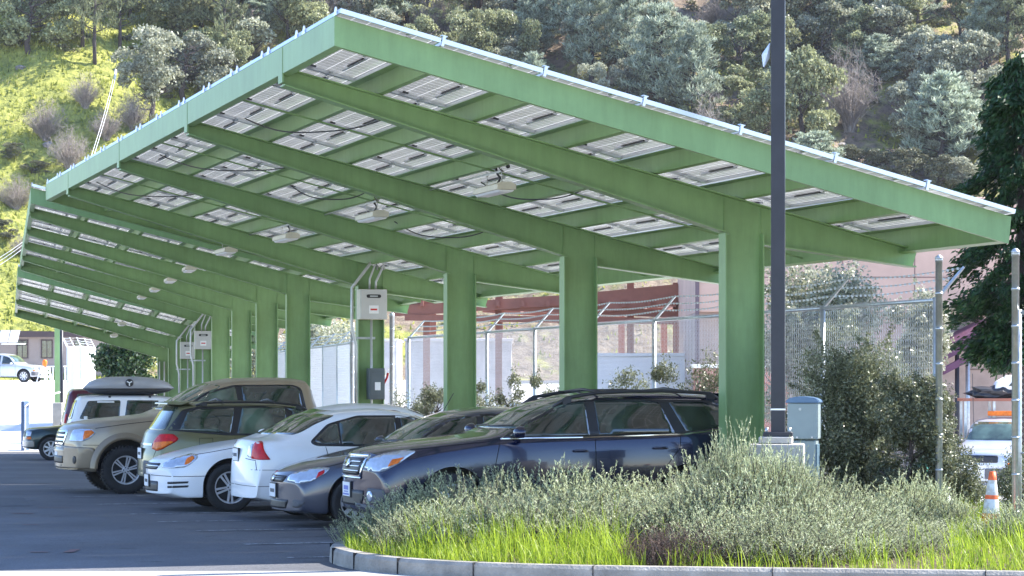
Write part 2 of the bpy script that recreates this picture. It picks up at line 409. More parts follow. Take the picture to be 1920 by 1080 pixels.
CELLS = panel_material()
PW, PL = 1.035, 1.62
def panel_mesh():
    bm = bmesh.new(); w, l = PW - .008, PL - .002
    for s in (-1, 1):
        box(bm, s * w / 2 - (s > 0) * .018, s * w / 2 + (s < 0) * .018, -l / 2, l / 2, 0, .045)
        box(bm, -w / 2 + .0182, w / 2 - .0182, s * l / 2 - (s > 0) * .03, s * l / 2 + (s < 0) * .03, 0, .045)
    fixn(bm)
    v = [bm.verts.new(c) for c in ((-w / 2 + .016, -l / 2 + .028, .036), (w / 2 - .016, -l / 2 + .028, .036), (w / 2 - .016, l / 2 - .028, .036), (-w / 2 + .016, l / 2 - .028, .036))]
    f = bm.faces.new(v); f.material_index = 1
    # junction box underneath
    box(bm, -.03, .03, l / 2 - .12, l / 2 - .08, .018, .034, 2)
    box(bm, w * .25, w * .25 + .024, -l * .34, l * .26, .006, .03, 0); box(bm, w * .25 - .014, w * .25 - .002, -l * .3, l * .1, .016, .03, 2)  # bright bar stands for a sunlit slit, black one for its shade
    for yy in (-.44, .44): box(bm, w * .18, w * .18 + .03, yy * l - .06, yy * l + .02, .0, .02, 0)
    me = bpy.data.meshes.new('solar_panel'); bm.to_mesh(me); bm.free()
    for m in (ALU, CELLS, BLACKP): me.materials.append(m)
    return me
PANEL = panel_mesh()
def carport(label, fr, a0, a1, t0, t1, cols, acol, ddt=0.0, dbase=0.0, tref=0.0, hl=5.28, fwd=None):
    def top(a, t): return hl - SL * (a - a0) - (dbase + ddt * (t - tref) if ddt else 0)
    root = thing('solar_carport', label, 'carport', fr.m(0, 0), 'green solar carports in a row')
    inv = Matrix.Identity(4)
    def plate(bm, pts, tc_, th):        # plate in a-h plane
        prism(bm, pts, tc_ - th / 2, tc_ + th / 2, 'y')
    dropb = .06
    for t in cols:
        # column
        bm = bmesh.new(); hb = -1.5; ac = acol
        g = min(G(*fr.p(ac, t)[:2]), G(*fr.p(ac + .2, t)[:2])) - .3
        hc = top(ac, t) - .58
        W2 = .232; fw = .10
        box(bm, ac - W2 + .016, ac + W2 - .016, t - .007, t + .007, g, hc)
        box(bm, ac - W2, ac - W2 + .016, t - fw, t + fw, g, hc - .002); box(bm, ac + W2 - .016, ac + W2, t - fw, t + fw, g, hc - .002)
        fixn(bm); obj('column', bm, GREEN, root)
        # tapered beam
        bm = bmesh.new()
        A = [a0 + .02, acol - W2, acol + W2, a1 + .12]
        B = [.385, .61, .63, .385]; T = [.223, .223, .223, .223]
        tp = [(a, top(a, t) - T[i]) for i, a in enumerate(A)]; bt = [(a, top(a, t) - B[i]) for i, a in enumerate(A)]
        bt[0] = (bt[0][0] , bt[0][1]); bt[3] = (bt[3][0] - .05, bt[3][1])
        prism(bm, tp + bt[::-1], t - .006, t + .006, 'y')
        for (p, q) in (list(zip(bt, bt[1:]))[0], list(zip(bt, bt[1:]))[2]):
            prism(bm, [(p[0], p[1]), (q[0], q[1]), (q[0], q[1] - .016), (p[0], p[1] - .016)], t - fw, t + fw, 'y')
        for (p, q) in zip(tp, tp[1:]):
            prism(bm, [(p[0], p[1] + .014), (q[0], q[1] + .014), (q[0], q[1]), (p[0], p[1])], t - fw + .002, t + fw - .002, 'y')
        for a in (acol - W2 + .012, acol + W2 - .012):
            prism(bm, [(a, top(a, t) - .23), (a + .004, top(a, t) - .23), (a + .004, top(a, t) - .6), (a, top(a, t) - .6)], t - .016, t - .0062, 'y')
        fixn(bm); obj('beam', bm, GREEN, root)
    # purlins: Z sections between the beams
    n = int(round((a1 - a0) / PW)); pw = (a1 - a0) / n
    def strip(bm, a, ta, tb, h0, h1, th=.004):
        v = [bm.verts.new((a + da, t, top(a, t) + h)) for t in (ta, tb) for h in (h0, h1) for da in (0, th)]
        for f in ((0, 1, 3, 2), (4, 6, 7, 5), (0, 4, 5, 1), (2, 3, 7, 6), (0, 2, 6, 4), (1, 5, 7, 3)): bm.faces.new([v[i] for i in f])
    def flange(bm, a, b, ta, tb, h, th=.004):
        v = [bm.verts.new((x, t, top(x, t) + h + k)) for t in (ta, tb) for k in (0, th) for x in (a, b)]
        for f in ((0, 1, 3, 2), (4, 6, 7, 5), (0, 4, 5, 1), (2, 3, 7, 6), (0, 2, 6, 4), (1, 5, 7, 3)): bm.faces.new([v[i] for i in f])
    edges = [t0 + .006] + [c for c in cols] + [t1 - .006]
    for i in range(1, n):
        a = a0 + i * pw
        bm = bmesh.new()
        for ta, tb in ((t0, t1),):
            sa = .01; sb = .01
            strip(bm, a, ta + sa, tb - sb, -.202, -.012); flange(bm, a + .0045, a + .055, ta + sa, tb - sb, -.202); flange(bm, a - .075, a - .0005, ta + sa, tb - sb, -.016)
        fixn(bm); obj('purlin', bm, GREEN, root)
    # fascia boards (channels)
    def fasc(pts2, name='fascia'):
        pass
    bm = bmesh.new()
    for (t, s) in ((t0, 1), (t1, -1)):
        bm = bmesh.new()
        pts = [(a0 - .006, top(a0, t)), (a1, top(a1, t)), (a1 - .03, top(a1, t) - .285), (a0 - .006, top(a0, t) - .285)]
        prism(bm, pts, t - .003, t + .003, 'y')
        for h in (-.005, -.285):
            q = [(a0, top(a0, t) + h), (a1 - .035, top(a1 - .035, t) + h), (a1 - .035, top(a1 - .035, t) + h + .004), (a0, top(a0, t) + h + .004)]
            prism(bm, q, t + s * .0035, t + s * .075, 'y')
        fixn(bm); obj('fascia', bm, GREEN, root)
    for (a, s) in ((a0, 1), (a1 - .03, -1)):
        bm = bmesh.new()
        strip(bm, a - .003, t0 + .004, t1 - .004, -.285, -.004, .006)
        flange(bm, min(a + s * .004, a + s * .08), max(a + s * .004, a + s * .08), t0 + .08, t1 - .08, -.284); flange(bm, min(a + s * .004, a + s * .08), max(a + s * .004, a + s * .08), t0 + .08, t1 - .08, -.012)
        # splice lines and beam end brackets
        fixn(bm)
        for t in cols:
            if s > 0:
                h = top(a, t)
                box(bm, a - .0075, a - .0035, t - .11, t - .10, h - .283, h - .004)
                box(bm, a - .006, a + .016, t - .1, t + .1, h - .375, h - .2855)
        obj('fascia', bm, GREEN, root)
    # sag rods in mid bay
    eb = [t0] + list(cols) + [t1]
    for ta, tb in list(zip(cols, cols[1:])):
        tm = (ta + tb) / 2; bm = bmesh.new()
        tube(bm, [(a0 + .05, tm, top(a0 + .05, tm) - .212), (a1 - .05, tm, top(a1 - .05, tm) - .212)], .011, 5)
        obj('sag_rod', bm, GREEN, root)
    # panels
    m = int((t1 - t0 + .25) / PL); st = (t1 - t0 + .22) / m
    for i in range(n):
        for j in range(m):
            a = a0 + (i + .5) * pw; t = t0 - .12 + (j + .5) * st
            ps = Vector((a, t, top(a, t) + .02))
            ry = math.atan(SL); rx = -math.atan(ddt) if ddt else 0
            o = bpy.data.objects.new('solar_panel', PANEL); COL.objects.link(o); o.parent = root
            o.matrix_local = Matrix.Translation(ps) @ Matrix.Rotation(ry, 4, 'Y') @ Matrix.Rotation(rx, 4, 'X') @ Matrix.Diagonal((1, st / PL * .995, 1, 1))
    # small clips showing along the two visible edges
    cb = bmesh.new(); prism(cb, [(-.07, 0), (.07, 0), (0, .085)], -.008, .008, 'y'); fixn(cb); clip = bpy.data.meshes.new('edge_clip'); cb.to_mesh(clip); cb.free(); clip.materials.append(ALU)
    for j in range(m + 1):
        for d in (-.17, .17):
            t = t0 - .12 + j * st + d
            if t < t0 or t > t1: continue
            o = bpy.data.objects.new('edge_clip', clip); COL.objects.link(o); o.parent = root; o.location = (a0 + .02, t, top(a0, t) + .01); o.rotation_euler = (0, 0, math.pi / 2)
    cb = bmesh.new(); box(cb, -.014, .014, -.012, .012, -.01, .088); box(cb, -.028, .028, -.012, .06, .0885, .096); fixn(cb)
    clip2 = bpy.data.meshes.new('panel_clamp'); cb.to_mesh(clip2); cb.free(); clip2.materials.append(ALU)
    for i in range(1, n):
        a = a0 + i * pw; o = bpy.data.objects.new('panel_clamp', clip2); COL.objects.link(o); o.parent = root
        o.location = (a, t0 - .115, top(a, t0) + .0)
        o.rotation_euler = (0, math.atan(SL), 0)
    return root, top
C1 = [25.75 + 5.5 * k for k in range(4)]
C2 = [48.45 + 5.84 * k for k in range(5)]
C3 = [48.45 + 5.84 * k for k in range(5, 8)]
root1, top1 = carport('nearest green solar carport with a wide tilted canopy over the parked cars', F1, 5.68, 12.93, 23.35, 45.1, C1, 10.9)
root2, top2 = carport('second green solar carport, seen behind and to the left of the nearest one', F2, .52, 7.7, 46.2, 73.6, C2, 5.63)
root3, top3 = carport('farthest and lowest green solar carport at the left end of the row', F2, .46, 7.7, 74.5, 90.9, C3, 5.63, .046, .19, 74.5)
# ------------------------------------------------------------------ lights under the canopies
def fixture(fr, a, t, top, first, label):
    h = top(a, t) - .20
    r = thing('strip_light', label, 'light', fr.m(a, t, h) @ Matrix.Diagonal((.85, .85, .8, 1)), 'strip lights hanging under the canopies')
    bm = bmesh.new(); prism(bm, [(-.14, -.33), (.14, -.33), (.135, -.25), (.06, -.215), (-.06, -.215), (-.135, -.25)], -.58, .58, 'y'); bevel(bm, .003)
    obj('housing', bm, FIXT, r)
    bm = bmesh.new(); prism(bm, [(-.12, -.3315), (.12, -.3315), (.09, -.365), (-.09, -.365)], -.56, .56, 'y'); bevel(bm, .008)
    obj('lens', bm, WHITEP, r)
    for s in (-1, 1):
        bm = bmesh.new(); tube(bm, [(0, s * .35, -.2), (0, s * .35, .0)], .008, 6); box(bm, -.02, .02, s * .35 - .03, s * .35 + .03, -.06, -.03); obj('hanger', bm, CONDUIT, r)
    bm = bmesh.new(); tube(bm, [(.02, -.1, -.2), (.05, -.13, -.13), (.03, -.05, -.06), (.0, -.03, .1)], .017, 6); box(bm, -.04, .04, -.08, .02, .08, .18); obj('flexible_conduit', bm, BLACKP, r)
    bm = bmesh.new(); lathe(bm, [(.0, -.625), (.03, -.625), (.03, -.64), (.0, -.64)], 10, 'y'); obj('end_plug', bm, BLACKP, r)
    return r
ordn = ['nearest', 'second', 'third', 'fourth', 'fifth', 'sixth', 'seventh', 'eighth', 'ninth', 'tenth']
FL = [(F1, 8.88, 28.5, top1), (F1, 8.8, 34.0, top1), (F1, 8.8, 39.5, top1), (F1, 8.75, 44.2, top1)]
FL += [(F2, 3.75, 51.4 + 5.84 * k, top2) for k in range(4)] + [(F2, 3.75, 80.6, top3), (F2, 3.75, 86.4, top3)]
for i, (fr, a, t, tp) in enumerate(FL):
    where = 'the nearest carport' if i < 4 else ('the second carport' if i < 8 else 'the farthest carport')
    k = i if i < 4 else (i - 4 if i < 8 else i - 8)
    fixture(fr, a, t, tp, i == 0, 'cream %s strip light hanging under %s' % (['nearest', 'second', 'third', 'fourth'][k], where))
# dark conduits running along purlins towards each light
for i, (fr, a, t, tp) in enumerate(FL[:3]):
    bm = bmesh.new(); tube(bm, [(a, t - .03, tp(a, t) - .1), (a - .03, t - 0.4, tp(a, t) - .24), (a - .03, t + 2.7, tp(a, t + 2.7) - .24)], .014, 6)
    tag(obj('conduit', bm, CONDUIT, None, mtx=fr.m(0, 0)), 'grey conduit fixed to the purlin beside the %s strip light' % ordn[i], 'conduit')
# loose cables sagging under the panels
for i, (a0_, t0_, a1_, t1_) in enumerate(((6.3, 30.6, 7.3, 27.0), (6.2, 36.2, 7.6, 32.2), (6.1, 41.8, 7.4, 38.0), (7.9, 35.4, 8.7, 33.6), (9.3, 30.4, 10.0, 28.2), (9.8, 36.5, 10.6, 34.0))):
    bm = bmesh.new(); P = []
    for k in range(15):
        u = k / 14; a, t = a0_ + (a1_ - a0_) * u, t0_ + (t1_ - t0_) * u; P.append((a, t, top1(a, t) - .09 - .22 * math.sin(math.pi * u) - .02 * math.sin(9 * u)))
    tube(bm, P, .009, 5); tag(obj('cable', bm, BLACKP, None, mtx=F1.m(0, 0)), ['longest loose black cable sagging below the panels near the front edge', 'loose black cable sagging in the third bay near the front edge', 'loose black cable sagging in the far bay near the front edge', 'short black cable drooping beside the second strip light', 'black cable drooping behind the nearest strip light', 'black cable drooping beyond the nearest strip light'][i], 'cable', 'loose cables under the nearest carport')
# ------------------------------------------------------------------ electrical equipment on columns
def cabinet_set(fr, t, acol, top, which, zb, both=True):
    y = t - .10
    r = thing('meter_enclosure', 'light grey electrical enclosure on the %s' % which, 'electrical box', fr.m(acol - .02, y, zb))
    bm = bmesh.new(); box(bm, -.24, .24, -.24, 0, 0, .52); bevel(bm, .008, 2); obj('housing', bm, FIXT, r)
    bm = bmesh.new(); box(bm, -.235, .235, -.252, -.2405, .005, .515); bevel(bm, .004); obj('door', bm, mat('enclosure_grey', (.5, .5, .47), .45, var=.04, scale=4), r)
    bm = bmesh.new(); pts = [(-.10 + .03 * math.cos(q), .40 + .03 * math.sin(q)) for q in np.linspace(R(90), R(270), 7)] + [(.10 + .03 * math.cos(q), .40 + .03 * math.sin(q)) for q in np.linspace(R(-90), R(90), 7)]
    prism(bm, pts, -.2565, -.2523, 'y'); n = obj('name_badge', bm, BLACKP, r)
    bm = bmesh.new(); box(bm, -.07, .07, -.2582, -.2567, .387, .412); 
    obj('badge_lettering', bm, GALV, n)
    bm = bmesh.new(); box(bm, -.085, .085, -.2545, -.2522, .10, .24); s = obj('warning_sticker', bm, WHITEP, r)
    bm = bmesh.new(); box(bm, -.06, .06, -.2558, -.2546, .155, .185); obj('sticker_print', bm, REDP, s)
    g = G(*fr.p(acol, t)[:2])
    c = thing('conduit_run', 'grey steel conduits bent round the enclosure on the %s' % which, 'conduit', fr.m(acol, t - .10, 0))
    hb = top(acol, t) - .3
    def tb(pts, r_=.021): 
        bm = bmesh.new(); tube(bm, pts, r_, 8); obj('pipe', bm, CONDUIT, c)
    tb([(-.29, -.06, g + .3), (-.29, -.06, zb - .45), (-.36, -.06, zb - .15), (-.36, -.06, zb + .55), (.02, -.1, zb + 1.05), (.12, -.1, hb + .05)], .028)
    tb([(-.03, -.12, g + .3), (-.03, -.12, zb - .005)])
    tb([(.05, -.12, zb + .525), (.05, -.12, zb + .65), (.2, -.1, zb + .95), (.2, -.1, hb)])
    tb([(-.06, -.12, zb + .525), (-.06, -.12, zb + .7), (.06, -.1, zb + 1.0), (.08, -.1, hb)], .018)
    bm = bmesh.new(); box(bm, -.38, .06, -.035, -.003, zb - .34, zb - .30); obj('strut', bm, GALV, c)
cabinet_set(F1, C1[3], 10.9, top1, 'fourth column of the nearest carport', ph(600, 43.7))
cabinet_set(F2, C2[4], 5.63, top2, 'last column of the second carport', ph(655, 71.5))
cabinet_set(F2, C3[0], 5.63, top3, 'first column of the farthest carport', ph(673, 77.2))
def disconnect():
    z0 = ph(749, 43.4); r = thing('safety_switch', 'dark grey safety switch box with a red lever, low on the column beside the sedans', 'switch box', F1.m(10.96, C1[3] - .105, z0))
    M = mat('switch_grey', (.10, .12, .125), .5, .2, var=.1, scale=6)
    bm = bmesh.new(); box(bm, -.15, .13, -.2, 0, 0, .54); bevel(bm, .01, 2); obj('housing', bm, M, r)
    bm = bmesh.new(); box(bm, -.12, .10, -.207, -.2005, .06, .46); bevel(bm, .003); d = obj('door', bm, M, r)
    bm = bmesh.new(); box(bm, -.05, .05, -.2095, -.2073, .16, .30); obj('sticker', bm, WHITEP, d)
    bm = bmesh.new(); tube(bm, [(.14, -.1, .28), (.19, -.12, .38), (.20, -.13, .46)], [.02, .018, .022], 8); obj('lever', bm, REDP, r)
disconnect()
# three bare conduits on the far column
c = thing('conduit_run', 'three thin conduits on the last column at the left end of the row', 'conduit', F2.m(5.63, C3[2] - .1, 0))
for k in (-1, 0, 1):
    g = G(*F2.p(5.63, C3[2])[:2]); bm = bmesh.new()
    tube(bm, [(k * .3, -.03, g), (k * .3, -.03, g + 2.2), (k * .17, -.03, g + 2.6), (k * .17, -.03, top3(5.63, C3[2]) - .7)], .028, 6); obj('pipe', bm, CONDUIT, c)
# ------------------------------------------------------------------ chain link fences
def chain_mesh(L, H, d=.06, r=.0014):
    """woven diamond mesh in x (0..L), z (0..H); each picket zigzags"""
    V = []; F = []
    n = int(L / d); m = int(H / (d * .5)); 
    for i in range(n + 1):
        sgn = 1
        pts = []
        for j in range(m + 1):
            x = i * d + (.5 * d * 1.04 if j % 2 == 0 else 0) ; pts.append((x, (.0025 if j % 2 else -.0025), j * H / m))
        pts.append((pts[-1][0] + .008, 0, H + .035))
        b = len(V)
        for (x, y, z) in pts:
            if x > L: x = L
            V += [(x - r, y, z), (x + r, y - r, z), (x + r * .2, y + r, z)]
        for j in range(len(pts) - 1):
            q = b + 3 * j
            for k in range(3): F.append((q + k, q + (k + 1) % 3, q + 3 + (k + 1) % 3, q + 3 + k))
    # the picket mirrored gives the other half of each diamond
    V2 = np.array(V, float); x = V2[:, 0].copy(); k = len(V2)
    V3 = V2.copy(); V3[:, 0] = np.clip(L - x, 0, L); V3[:, 1] *= -1
    V = np.concatenate([V2, V3]); F = np.array(F); F = np.concatenate([F, F + k])
    return npmesh('chain_mesh', V, F)
def gnd(p): return G(p.x, p.y)
MESHC = {}
def fence(label, pts, rail, arms=True, lean=-1, thick=.0014, skipmesh=(), postm=GALV, meshm=GALVL, group=None, post_r=.03, slat=False, armlen=.42):
    """pts: world XY post positions; rail: absolute height"""
    p0 = pts[0]
    r = thing('chain_link_fence', label, 'fence', Matrix.Translation((p0[0], p0[1], 0)))
    def loc(p, h): return Vector((p[0] - p0[0], p[1] - p0[1], h))
    d0 = (Vector(pts[-1]) - Vector(pts[0])).normalized(); side = Vector((-d0.y, d0.x, 0)) * lean
    tops = []
    for i, p in enumerate(pts):
        h = rail if not callable(rail) else rail(i)
        bm = bmesh.new(); g = G(*p) - .2
        tube(bm, [loc(p, g), loc(p, h + .03)], post_r, 10); lathe_cap = loc(p, h + .03)
        obj('post', bm, postm, r)
        if arms:
            bm = bmesh.new(); e = loc(p, h + .03) + side * armlen * .75 + Vector((0, 0, armlen * .75)); tube(bm, [loc(p, h + .0), e], [.024, .016], 5); obj('barb_arm', bm, postm, r); tops.append((loc(p, h + .03), e))
    for i in range(len(pts) - 1):
        h0 = rail if not callable(rail) else rail(i); h1 = rail if not callable(rail) else rail(i + 1)
        a, b = loc(pts[i], h0), loc(pts[i + 1], h1)
        bm = bmesh.new(); tube(bm, [a, b], .021, 8); obj('top_rail', bm, postm, r)
        if i in skipmesh: continue
        L = math.hypot(b.x - a.x, b.y - a.y); g = min(G(*pts[i]), G(*pts[i + 1])) + .04; H = h0 - g
        if slat:
            bm = bmesh.new(); n = int(L / .09)
            for k in range(n): box(bm, k * .09, k * .09 + .075, -.003, .003, 0, H - .02)
            fixn(bm); o = obj('privacy_slats', bm, WHITEP, r); tag(o, 'white privacy slats', None, None, None)
        else:
            key = (round(L, 1), round(H * 2) / 2, thick)
            if key not in MESHC: MESHC[key] = (chain_mesh(L, H, .06, thick), H)
            me, H0 = MESHC[key]; o = obj('chain_mesh', me, meshm, r)
        sc = 1 if slat else H / MESHC[key][1]
        o.matrix_local = Matrix.Translation((a.x, a.y, g)) @ Matrix.Rotation(math.atan2(b.y - a.y, b.x - a.x), 4, 'Z') @ Matrix.Diagonal((1, 1, sc, 1))
        bm = bmesh.new(); tube(bm, [Vector((a.x, a.y, g + H * .42)), Vector((b.x, b.y, g + H * .42))], .012, 6); obj('mid_rail', bm, postm, r)
    if arms:
        for k in (.35, .65, .97):
            bm = bmesh.new()
            for (a0_, e0), (a1_, e1) in zip(tops, tops[1:]):
                p, q = a0_.lerp(e0, k), a1_.lerp(e1, k)
                mid = (p + q) / 2 - Vector((0, 0, .03)); tube(bm, [p, mid, q], .0035, 4, False)
                nb = int((q - p).length / .12)
                for j in range(1, nb):
                    c = p.lerp(q, j / nb); c.z -= .03 * math.sin(math.pi * j / nb); box(bm, c.x - .012, c.x + .012, c.y - .004, c.y + .004, c.z - .012, c.z + .012)
            obj('barbed_wire', bm, postm, r)
    return r
fpts = [tuple(FF.p(10.97, 23.76 + 3.05 * k)[:2]) for k in range(9)]
fence('chain-link fence with barbed wire arms running behind the nearest carport', fpts, 2.62, skipmesh=())
# tall gate posts at the right, each a terminal post
def gatepost(p, h, r_, label):
    o = thing('gate_post', label, 'post', Matrix.Translation((p[0], p[1], G(*p))))
    H = h - G(*p); bm = bmesh.new(); lathe(bm, [(r_, -.2), (r_, H - .03), (r_ * 1.12, H - .03), (r_ * 1.12, H), (r_ * .9, H + .03), (.005, H + .045)], 20); obj('post', bm, GALV, o)
    for z in [.45 + k * .36 for k in range(int(H / .36))]:
        bm = bmesh.new(); lathe(bm, [(r_ + .001, z), (r_ + .006, z), (r_ + .006, z + .02), (r_ + .001, z + .02)], 16); obj('tie_band', bm, GALV, o)
gp1 = (px(1759, 25.6), 25.55); gp2 = (px(1904, 24.3), 24.3)
gatepost(gp1, ph(486, 25.6), .036, 'tall galvanised gate post where the chain-link fence ends beside the big shrub')
gatepost(gp2, ph(474, 24.3), .036, 'tall galvanised gate post at the right edge, beside the dark conifer')
fence('chain-link fence beginning right of the second gate post', [(gp2[0] + .03, gp2[1]), (gp2[0] + 2.6, gp2[1] - 1.4)], 2.45, arms=False)
# inner fence beyond the gate
f2 = [(px(658, 60), 60), (px(633, 63.3), 63.3), (px(606, 66.6), 66.6), (px(580, 70), 70), (px(558, 73.4), 73.4), (px(536, 77), 77), (px(517, 80.5), 80.5), (px(497, 84.5), 84.5)]
fence('chain-link fence seen between the columns of the second carport', f2, 2.68, thick=.0028)
f3 = [(px(736, 50.8), 50.8), (px(700, 52), 52.5)]
for k, (x, z, y) in enumerate([(735, 50.6, 560), (716, 52, 566), (672, 58, 575), (661, 59.4, 578)]):
    gatepost((px(x, z), z), ph(y + 30, z), .05, ['tall white gate post at the far end of the long fence', 'tall gate post just left of the end of the long fence', 'tall gate post seen just right of the switch box column edge', 'tall gate post at the start of the inner fence'][k])
# pale fence at far left
ff = [(px(126, 116), 116), (px(131, 114), 113.5), (px(139, 112), 112), (px(152, 112), 112), (px(166, 114), 114), (px(178, 117), 117)]
fence('white slatted fence with angled barbed arms at the far left below the leafy tree', ff, ph(650, 113), slat=True, lean=1, postm=WHITEP, armlen=.5)
#@@CARS
# ------------------------------------------------------------------ vehicles
def pchip(pts):
    xs = [p[0] for p in pts]; ys = [p[1] for p in pts]; n = len(xs)
    h = [xs[i + 1] - xs[i] for i in range(n - 1)]; d = [(ys[i + 1] - ys[i]) / h[i] for i in range(n - 1)]
    m = [d[0]] + [0 if d[i - 1] * d[i] <= 0 else 2 * d[i - 1] * d[i] / (d[i - 1] + d[i]) for i in range(1, n - 1)] + [d[-1]]
    def f(x):
        if x <= xs[0]: return ys[0]
        if x >= xs[-1]: return ys[-1]
        i = max(k for k in range(n - 1) if xs[k] <= x)
        t = (x - xs[i]) / h[i]
        return (2 * t**3 - 3 * t**2 + 1) * ys[i] + (t**3 - 2 * t**2 + t) * h[i] * m[i] + (-2 * t**3 + 3 * t**2) * ys[i + 1] + (t**3 - t**2) * h[i] * m[i + 1]
    return f
def chaikin(pts, closed=False, it=2):
    for _ in range(it):
        q = [] if closed else [pts[0]]
        n = len(pts)
        for i in range(n if closed else n - 1):
            a, b = pts[i], pts[(i + 1) % n]
            q += [tuple(a[k] * .75 + b[k] * .25 for k in range(2)), tuple(a[k] * .25 + b[k] * .75 for k in range(2))]
        if not closed: q.append(pts[-1])
        pts = q
    return pts
def roundpoly(pts, r=.03, n=3):
    out = []; k = len(pts)
    for i in range(k):
        p, a, b = Vector(pts[i]), Vector(pts[i - 1]), Vector(pts[(i + 1) % k])
        ra = min(r, (a - p).length * .45); rb = min(r, (b - p).length * .45)
        A = p + (a - p).normalized() * ra; B = p + (b - p).normalized() * rb
        for j in range(n + 1):
            t = j / n; out.append(tuple(A * (1 - t)**2 + p * 2 * t * (1 - t) + B * t * t))
    return out
class Car:
    def __init__(s, name, label, cat, mtx, S, paintm, group=None):
        s.S = S; s.root = thing(name, label, cat, mtx, group); s.paint = paintm
        L, W = S['L'], S['W']
        top, sh, bot, plan = pchip(S['top']), pchip(S['shoulder']), pchip(S['bot']), pchip(S['plan'])
        rw = S['rw']; cab = S.get('cab', .42); bow, rbow = S.get('bow', .28), S.get('rbow', .2)
        xs = sorted(set([round(v, 3) for v in list(np.linspace(0, L, 90)) + [0.02, .04, .07, L - .02, L - .05] + [p[0] for p in S['top']]]))
        s.W = W
        rings = []
        for x in xs:
            w = W * plan(x); tp = top(x); z1 = min(sh(x), tp - .012); z0 = min(bot(x), z1 - .1); hgt = z1 - z0
            g = min(1, max(0, (tp - z1 - .10) / cab)); g = g * g * (3 - 2 * g)
            rr = min(rw, w * .93)
            base = [(0, z0), (.93 * w, z0), (.975 * w, z0 + .03), (w * .992, z0 + .32 * hgt), (w, z0 + .60 * hgt), (w * S.get('tum', .985), z0 + .86 * hgt), (w * .955, z1 - .012)]
            hood = [(w * .93, z1), (w * .86, z1 + .62 * (tp - z1)), (w * .55, z1 + .90 * (tp - z1)), (0, tp)]
            cbn = [(w * .925, z1 + .01), (rr + .03, tp - .15), (rr - .07, tp - .028), (0, tp)]
            up = [tuple(hood[i][k] * (1 - g) + cbn[i][k] * g for k in range(2)) for i in range(4)]
            sec = chaikin(base + up, False, 2)
            fx = max(0, 1 - x / .9) ** 1.3; bx = max(0, 1 - (L - x) / .8) ** 1.3
            def mkring(k):
                ring = []; zc = (z0 + tp) / 2
                for (y, z) in sec:
                    y, z = y * k, zc + (z - zc) * k
                    q = min(1, abs(y) / (W * .95)) ** 2.4
                    ring.append((x + bow * fx * q - rbow * bx * q, y, z))
                return [(a, -b, c) for a, b, c in ring] + [ring[i] for i in range(len(ring) - 2, 0, -1)]
            ks = (.12, .3, .5, .7, .85, .94)
            if x == xs[0]: rings += [mkring(k) for k in ks]
            rings.append(mkring(1))
            if x == xs[-1]: rings += [mkring(k) for k in ks[::-1]]
        n = len(rings[0]); V = [v for r_ in rings for v in r_]; F = []
        bm = bmesh.new(); vs_ = [bm.verts.new(v) for v in V]
        for i in range(len(rings) - 1):
            for j in range(n):
                f = bm.faces.new((vs_[i * n + j], vs_[i * n + (j + 1) % n], vs_[(i + 1) * n + (j + 1) % n], vs_[(i + 1) * n + j])); f.smooth = True
        m_ = (n + 2) // 2 # fan caps built as quads across y
        for r0 in (0, (len(rings) - 1) * n):
            for j in range(0, n // 2):
                a, b = r0 + j, r0 + j + 1; c_, d_ = r0 + (n - j - 1) % n, r0 + (n - j) % n
                ids = []
                for q in (a, b, c_, d_):
                    if q not in ids: ids.append(q)
                if len(ids) >= 3:
                    try: f = bm.faces.new([vs_[q] for q in ids]); f.smooth = True
                    except ValueError: pass
        fixn(bm)
        me = bpy.data.meshes.new('body'); bm.to_mesh(me); bm.free()
        for m in (paintm, BLACKP): me.materials.append(m)
        # wheel wells
        cb = bmesh.new()
        for wx in S['wheels']:
            for sd_ in (-1, 1):
                ar = S['arch']; cz = S['wr'] + S.get('archz', .02)
                yi, yo = sd_ * (W - .36), sd_ * (W + .3)
                pts = [(wx + ar * math.cos(q), cz + ar * math.sin(q)) for q in np.linspace(0, math.pi, 25)] + [(wx - ar, -.3), (wx + ar, -.3)]
                prism(cb, pts, min(yi, yo), max(yi, yo), 'y', 0)
        fixn(cb)
        cm = bpy.data.meshes.new('cut'); cb.to_mesh(cm); cb.free(); cm.materials.append(BLACKP)
        tmp = bpy.data.objects.new('tmp', me); cut = bpy.data.objects.new('cut', cm)
        COL.objects.link(tmp); COL.objects.link(cut)
        md = tmp.modifiers.new('b', 'BOOLEAN'); md.object = cut; md.operation = 'DIFFERENCE'; md.solver = 'EXACT'; md.material_mode = 'TRANSFER'
        dg = bpy.context.evaluated_depsgraph_get(); dg.update()
        me2 = bpy.data.meshes.new_from_object(tmp.evaluated_get(dg))
        bpy.data.objects.remove(tmp); bpy.data.objects.remove(cut)
        if len(me2.polygons) < 500: me2 = me
        bmx = bmesh.new(); bmx.from_mesh(me2); s.bvh = BVHTree.FromBMesh(bmx)
        bmx.edges.ensure_lookup_table()
        for f in bmx.faces: f.smooth = True
        for e in bmx.edges:
            if len(e.link_faces) == 2 and e.calc_face_angle(0) > R(38): e.smooth = False
        bmx.to_mesh(me2); bmx.free()
        s.body = obj('body', me2, None, s.root)
